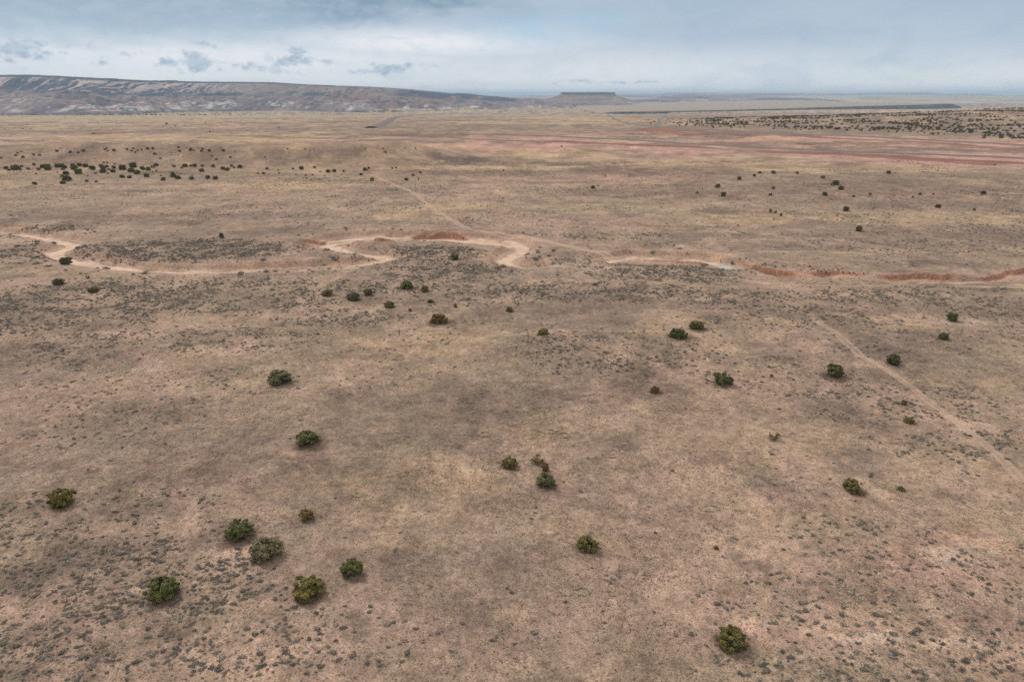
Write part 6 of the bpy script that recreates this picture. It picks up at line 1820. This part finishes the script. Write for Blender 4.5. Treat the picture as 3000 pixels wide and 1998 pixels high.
# rings and patches of taller pale grass
rx_, ry_, rs_ = [], [], []
for (cx, cy, ra, rb, ring) in [(16.21, 98.99, 1.45, 1.36, 1), (-4.71, 105.33, 1.0, 0.88, 1), (6.26, 106.86, 1.31, 0.77, 1), (8.91, 105.58, 0.88, 0.89, 1), (1.64, 96.21, 0.65, 0.65, 0), (5.33, 61.09, 0.84, 0.74, 0), (8.12, 62.43, 1.16, 0.65, 0), (4.64, 62.43, 0.31, 0.33, 0), (8.25, 65.71, 0.8, 0.65, 1), (28.18, 83.48, 1.26, 0.77, 1), (39.34, 65.54, 1.93, 2.11, 0), (38.2, 64.78, 1.19, 1.04, 0), (39.72, 62.98, 1.56, 1.1, 0), (40.7, 69.85, 0.34, 0.39, 0), (41.54, 69.4, 0.42, 0.38, 0), (-22.33, 85.68, 0.69, 0.54, 1), (15.04, 92.34, 0.53, 0.51, 0), (28.89, 69.21, 0.84, 0.51, 0), (1.91, 81.96, 0.48, 0.42, 0), (19.25, 114.38, 1.26, 0.72, 0)]:
    n = int(60 * max(ra, rb)) if ring else int(5.5 * math.pi * ra * rb)
    a = r_.uniform(0, 6.28, n)
    q = r_.normal(1.0, 0.09, n) if ring else np.sqrt(r_.random(n)) * (0.75 + 0.5 * vnoise(2 * np.cos(a) + 4, 2 * np.sin(a) + cx, 99))
    xk, yk = cx + ra * q * np.cos(a), cy + rb * q * np.sin(a)
    kp = fbm(xk / 1.3, yk / 1.3, 2, 96) > (0.36 if ring else 0.42)
    rx_.append(xk[kp]); ry_.append(yk[kp])
rx_, ry_ = np.concatenate(rx_), np.concatenate(ry_)
pp_ = [tuft_object('pale_grass_tuft', 3100 + k, 14, M_pale) for k in range(2)]
for k, o in enumerate(pp_):
    x0, y0 = 9.0 + 3.1 * k, 46.5 + 1.1 * k
    o.location = (x0, y0, float(terrain(np.array([x0]), np.array([y0]))[0]))
    o.scale = (0.4, 0.4, 0.4)
    tag(o, None, None, None, 'stuff')
rw_ = r_.uniform(0.35, 0.7, len(rx_))
scatter('pale_grass', np.stack([rx_, ry_, terrain(rx_, ry_) - 0.02], 1), np.stack([rw_] * 3, 1),
        np.stack([0 * rw_, 0 * rw_, r_.uniform(0, 6.28, len(rw_))], 1), r_.integers(0, 2, len(rw_)), pp_,
        'pale yellow bunchgrass growing in rings and patches', 'grass')


# ---------------------------------------------------------------- dead shrubs and snags
def dead_shrub(x, y, w, h, label, group=None, seed=0, name='dead_shrub', cat='dead shrub'):
    r = np.random.default_rng(seed)
    segs = []
    for k in range(18):
        a = r.uniform(0, 6.28); e = r.uniform(0.35, 1.3)
        L = r.uniform(0.6, 1.0)
        d = np.array([math.cos(a) * math.cos(e) * 0.5 * w, math.sin(a) * math.cos(e) * 0.5 * w, math.sin(e) * h]) * L
        m = d * 0.5 + r.normal(0, 0.05 * w, 3) * np.array([1, 1, 0.4])
        segs.append(((0, 0, 0), m, 0.04 * w, 0.025 * w)); segs.append((m, d, 0.025 * w, 0.01 * w))
        for _ in range(2):
            t = m + (d - m) * r.uniform(0.2, 0.9)
            segs.append((t, t + r.normal(0, 0.14 * w, 3) * np.array([1, 1, 0.6]) + np.array([0, 0, 0.1 * h]), 0.018 * w, 0.006 * w))
    V, F = tubes(segs, 4)
    V[:, 2] = np.maximum(V[:, 2], -0.05)
    o = mesh_np(name, V, F, M_twig)
    o.location = (x, y, float(terrain(np.array([x]), np.array([y]))[0]))
    tag(o, label, cat, group)


def snag(x, y, h, label, seed):
    r = np.random.default_rng(seed)
    root = bpy.data.objects.new('dead_snag', None)
    COL.objects.link(root)
    top = np.array([r.normal(0, 0.1 * h), 0, h])
    V, F = tubes([((0, 0, -0.1), top * 0.5, 0.11, 0.08), (top * 0.5, top, 0.08, 0.02)], 6)
    mesh_np('trunk', V, F, M_twig, root)
    for k in range(6):
        t = r.uniform(0.25, 0.85)
        a = r.uniform(0, 6.28)
        b = top * t
        e = b + np.array([math.cos(a), math.sin(a), 0.8]) * h * 0.3 * (1.1 - t)
        V, F = tubes([(b, e, 0.045, 0.012)], 4)
        mesh_np('branch', V, F, M_twig, root)
    root.location = (x, y, float(terrain(np.array([x]), np.array([y]))[0]))
    tag(root, label, 'dead tree')


for _i, _r in enumerate([
    (55.08, 91.62, 1.36, 1.02, 'purplish grey dead bush beside the yellow-green juniper', None),
    (78.42, 238.01, 2.18, 1.64, 'dark dead bush under the notch of the red cut bank', None),
    (101.21, 226.91, 1.39, 1.04, 'reddish dead bush at the head of the pink bank', None),
    (101.38, 220.98, 1.02, 0.76, 'small dark dead shrub poking from the pink bank above the wash', 'dead shrubs along the pink bank'),
    (102.92, 221.05, 1.02, 0.76, 'small dark dead shrub poking from the pink bank above the wash', 'dead shrubs along the pink bank'),
    (104.34, 221.14, 1.02, 0.77, 'small dark dead shrub poking from the pink bank above the wash', 'dead shrubs along the pink bank'),
    (110.2, 221.45, 1.02, 0.77, 'small dark dead shrub poking from the pink bank above the wash', 'dead shrubs along the pink bank'),
    (111.81, 220.5, 1.02, 0.76, 'small dark dead shrub poking from the pink bank above the wash', 'dead shrubs along the pink bank'),
    (112.89, 220.01, 1.02, 0.76, 'small dark dead shrub poking from the pink bank above the wash', 'dead shrubs along the pink bank'),
    (115.62, 218.69, 1.01, 0.76, 'small dark dead shrub poking from the pink bank above the wash', 'dead shrubs along the pink bank'),
    (83.3, 238.67, 1.09, 0.82, 'small dark dead shrub poking from the pink bank above the wash', 'dead shrubs along the pink bank'),
    (83.84, 235.88, 1.08, 0.81, 'small dark dead shrub poking from the pink bank above the wash', 'dead shrubs along the pink bank'),
    (65.35, 251.16, 1.15, 0.86, 'small dark dead shrub poking from the pink bank above the wash', 'dead shrubs along the pink bank'),
]):
    dead_shrub(*_r, seed=600 + _i)
for _i, _r in enumerate([(-27.33, 156.31, 2.09, 'thin bare dead tree left of the low rise'), (3.74, 149.85, 1.51, 'thin bare dead tree just left of the juniper on the low rise'), (75.39, 241.36, 1.16, 'short dead stump standing on the lip of the red cut bank')]):
    snag(*_r, seed=700 + _i)

# ---------------------------------------------------------------- the air
HAZE_TOP = max(float((o.matrix_basis @ v.co).z) for o in COL.objects if o.type == 'MESH' and o.get('kind') == 'structure' for v in o.data.vertices) + 12.0
print('haze top', HAZE_TOP)
HX, HY0, HY1, HZ0, HZ1 = 75000.0, -1500.0, 66000.0, -78.0, HAZE_TOP
hv = np.array([(x, y, z) for z in (HZ0, HZ1) for y in (HY0, HY1) for x in (-HX, HX)])
hf = np.array([(0, 2, 3, 1), (4, 5, 7, 6), (0, 1, 5, 4), (2, 6, 7, 3), (0, 4, 6, 2), (1, 3, 7, 5)])
m_h = bpy.data.materials.new('pale_air')
m_h.use_nodes = True
nt = m_h.node_tree
nt.nodes.clear()
vol = nt.nodes.new('ShaderNodeVolumePrincipled')
vol.inputs['Color'].default_value = (0.58, 0.79, 1.0, 1)
vol.inputs['Density'].default_value = 4.6e-5
vol.inputs['Anisotropy'].default_value = 0.0
mo = nt.nodes.new('ShaderNodeOutputMaterial')
nt.links.new(vol.outputs[0], mo.inputs['Volume'])
hz = mesh_np('haze', hv, hf, m_h)
tag(hz, None, None, None, 'stuff')
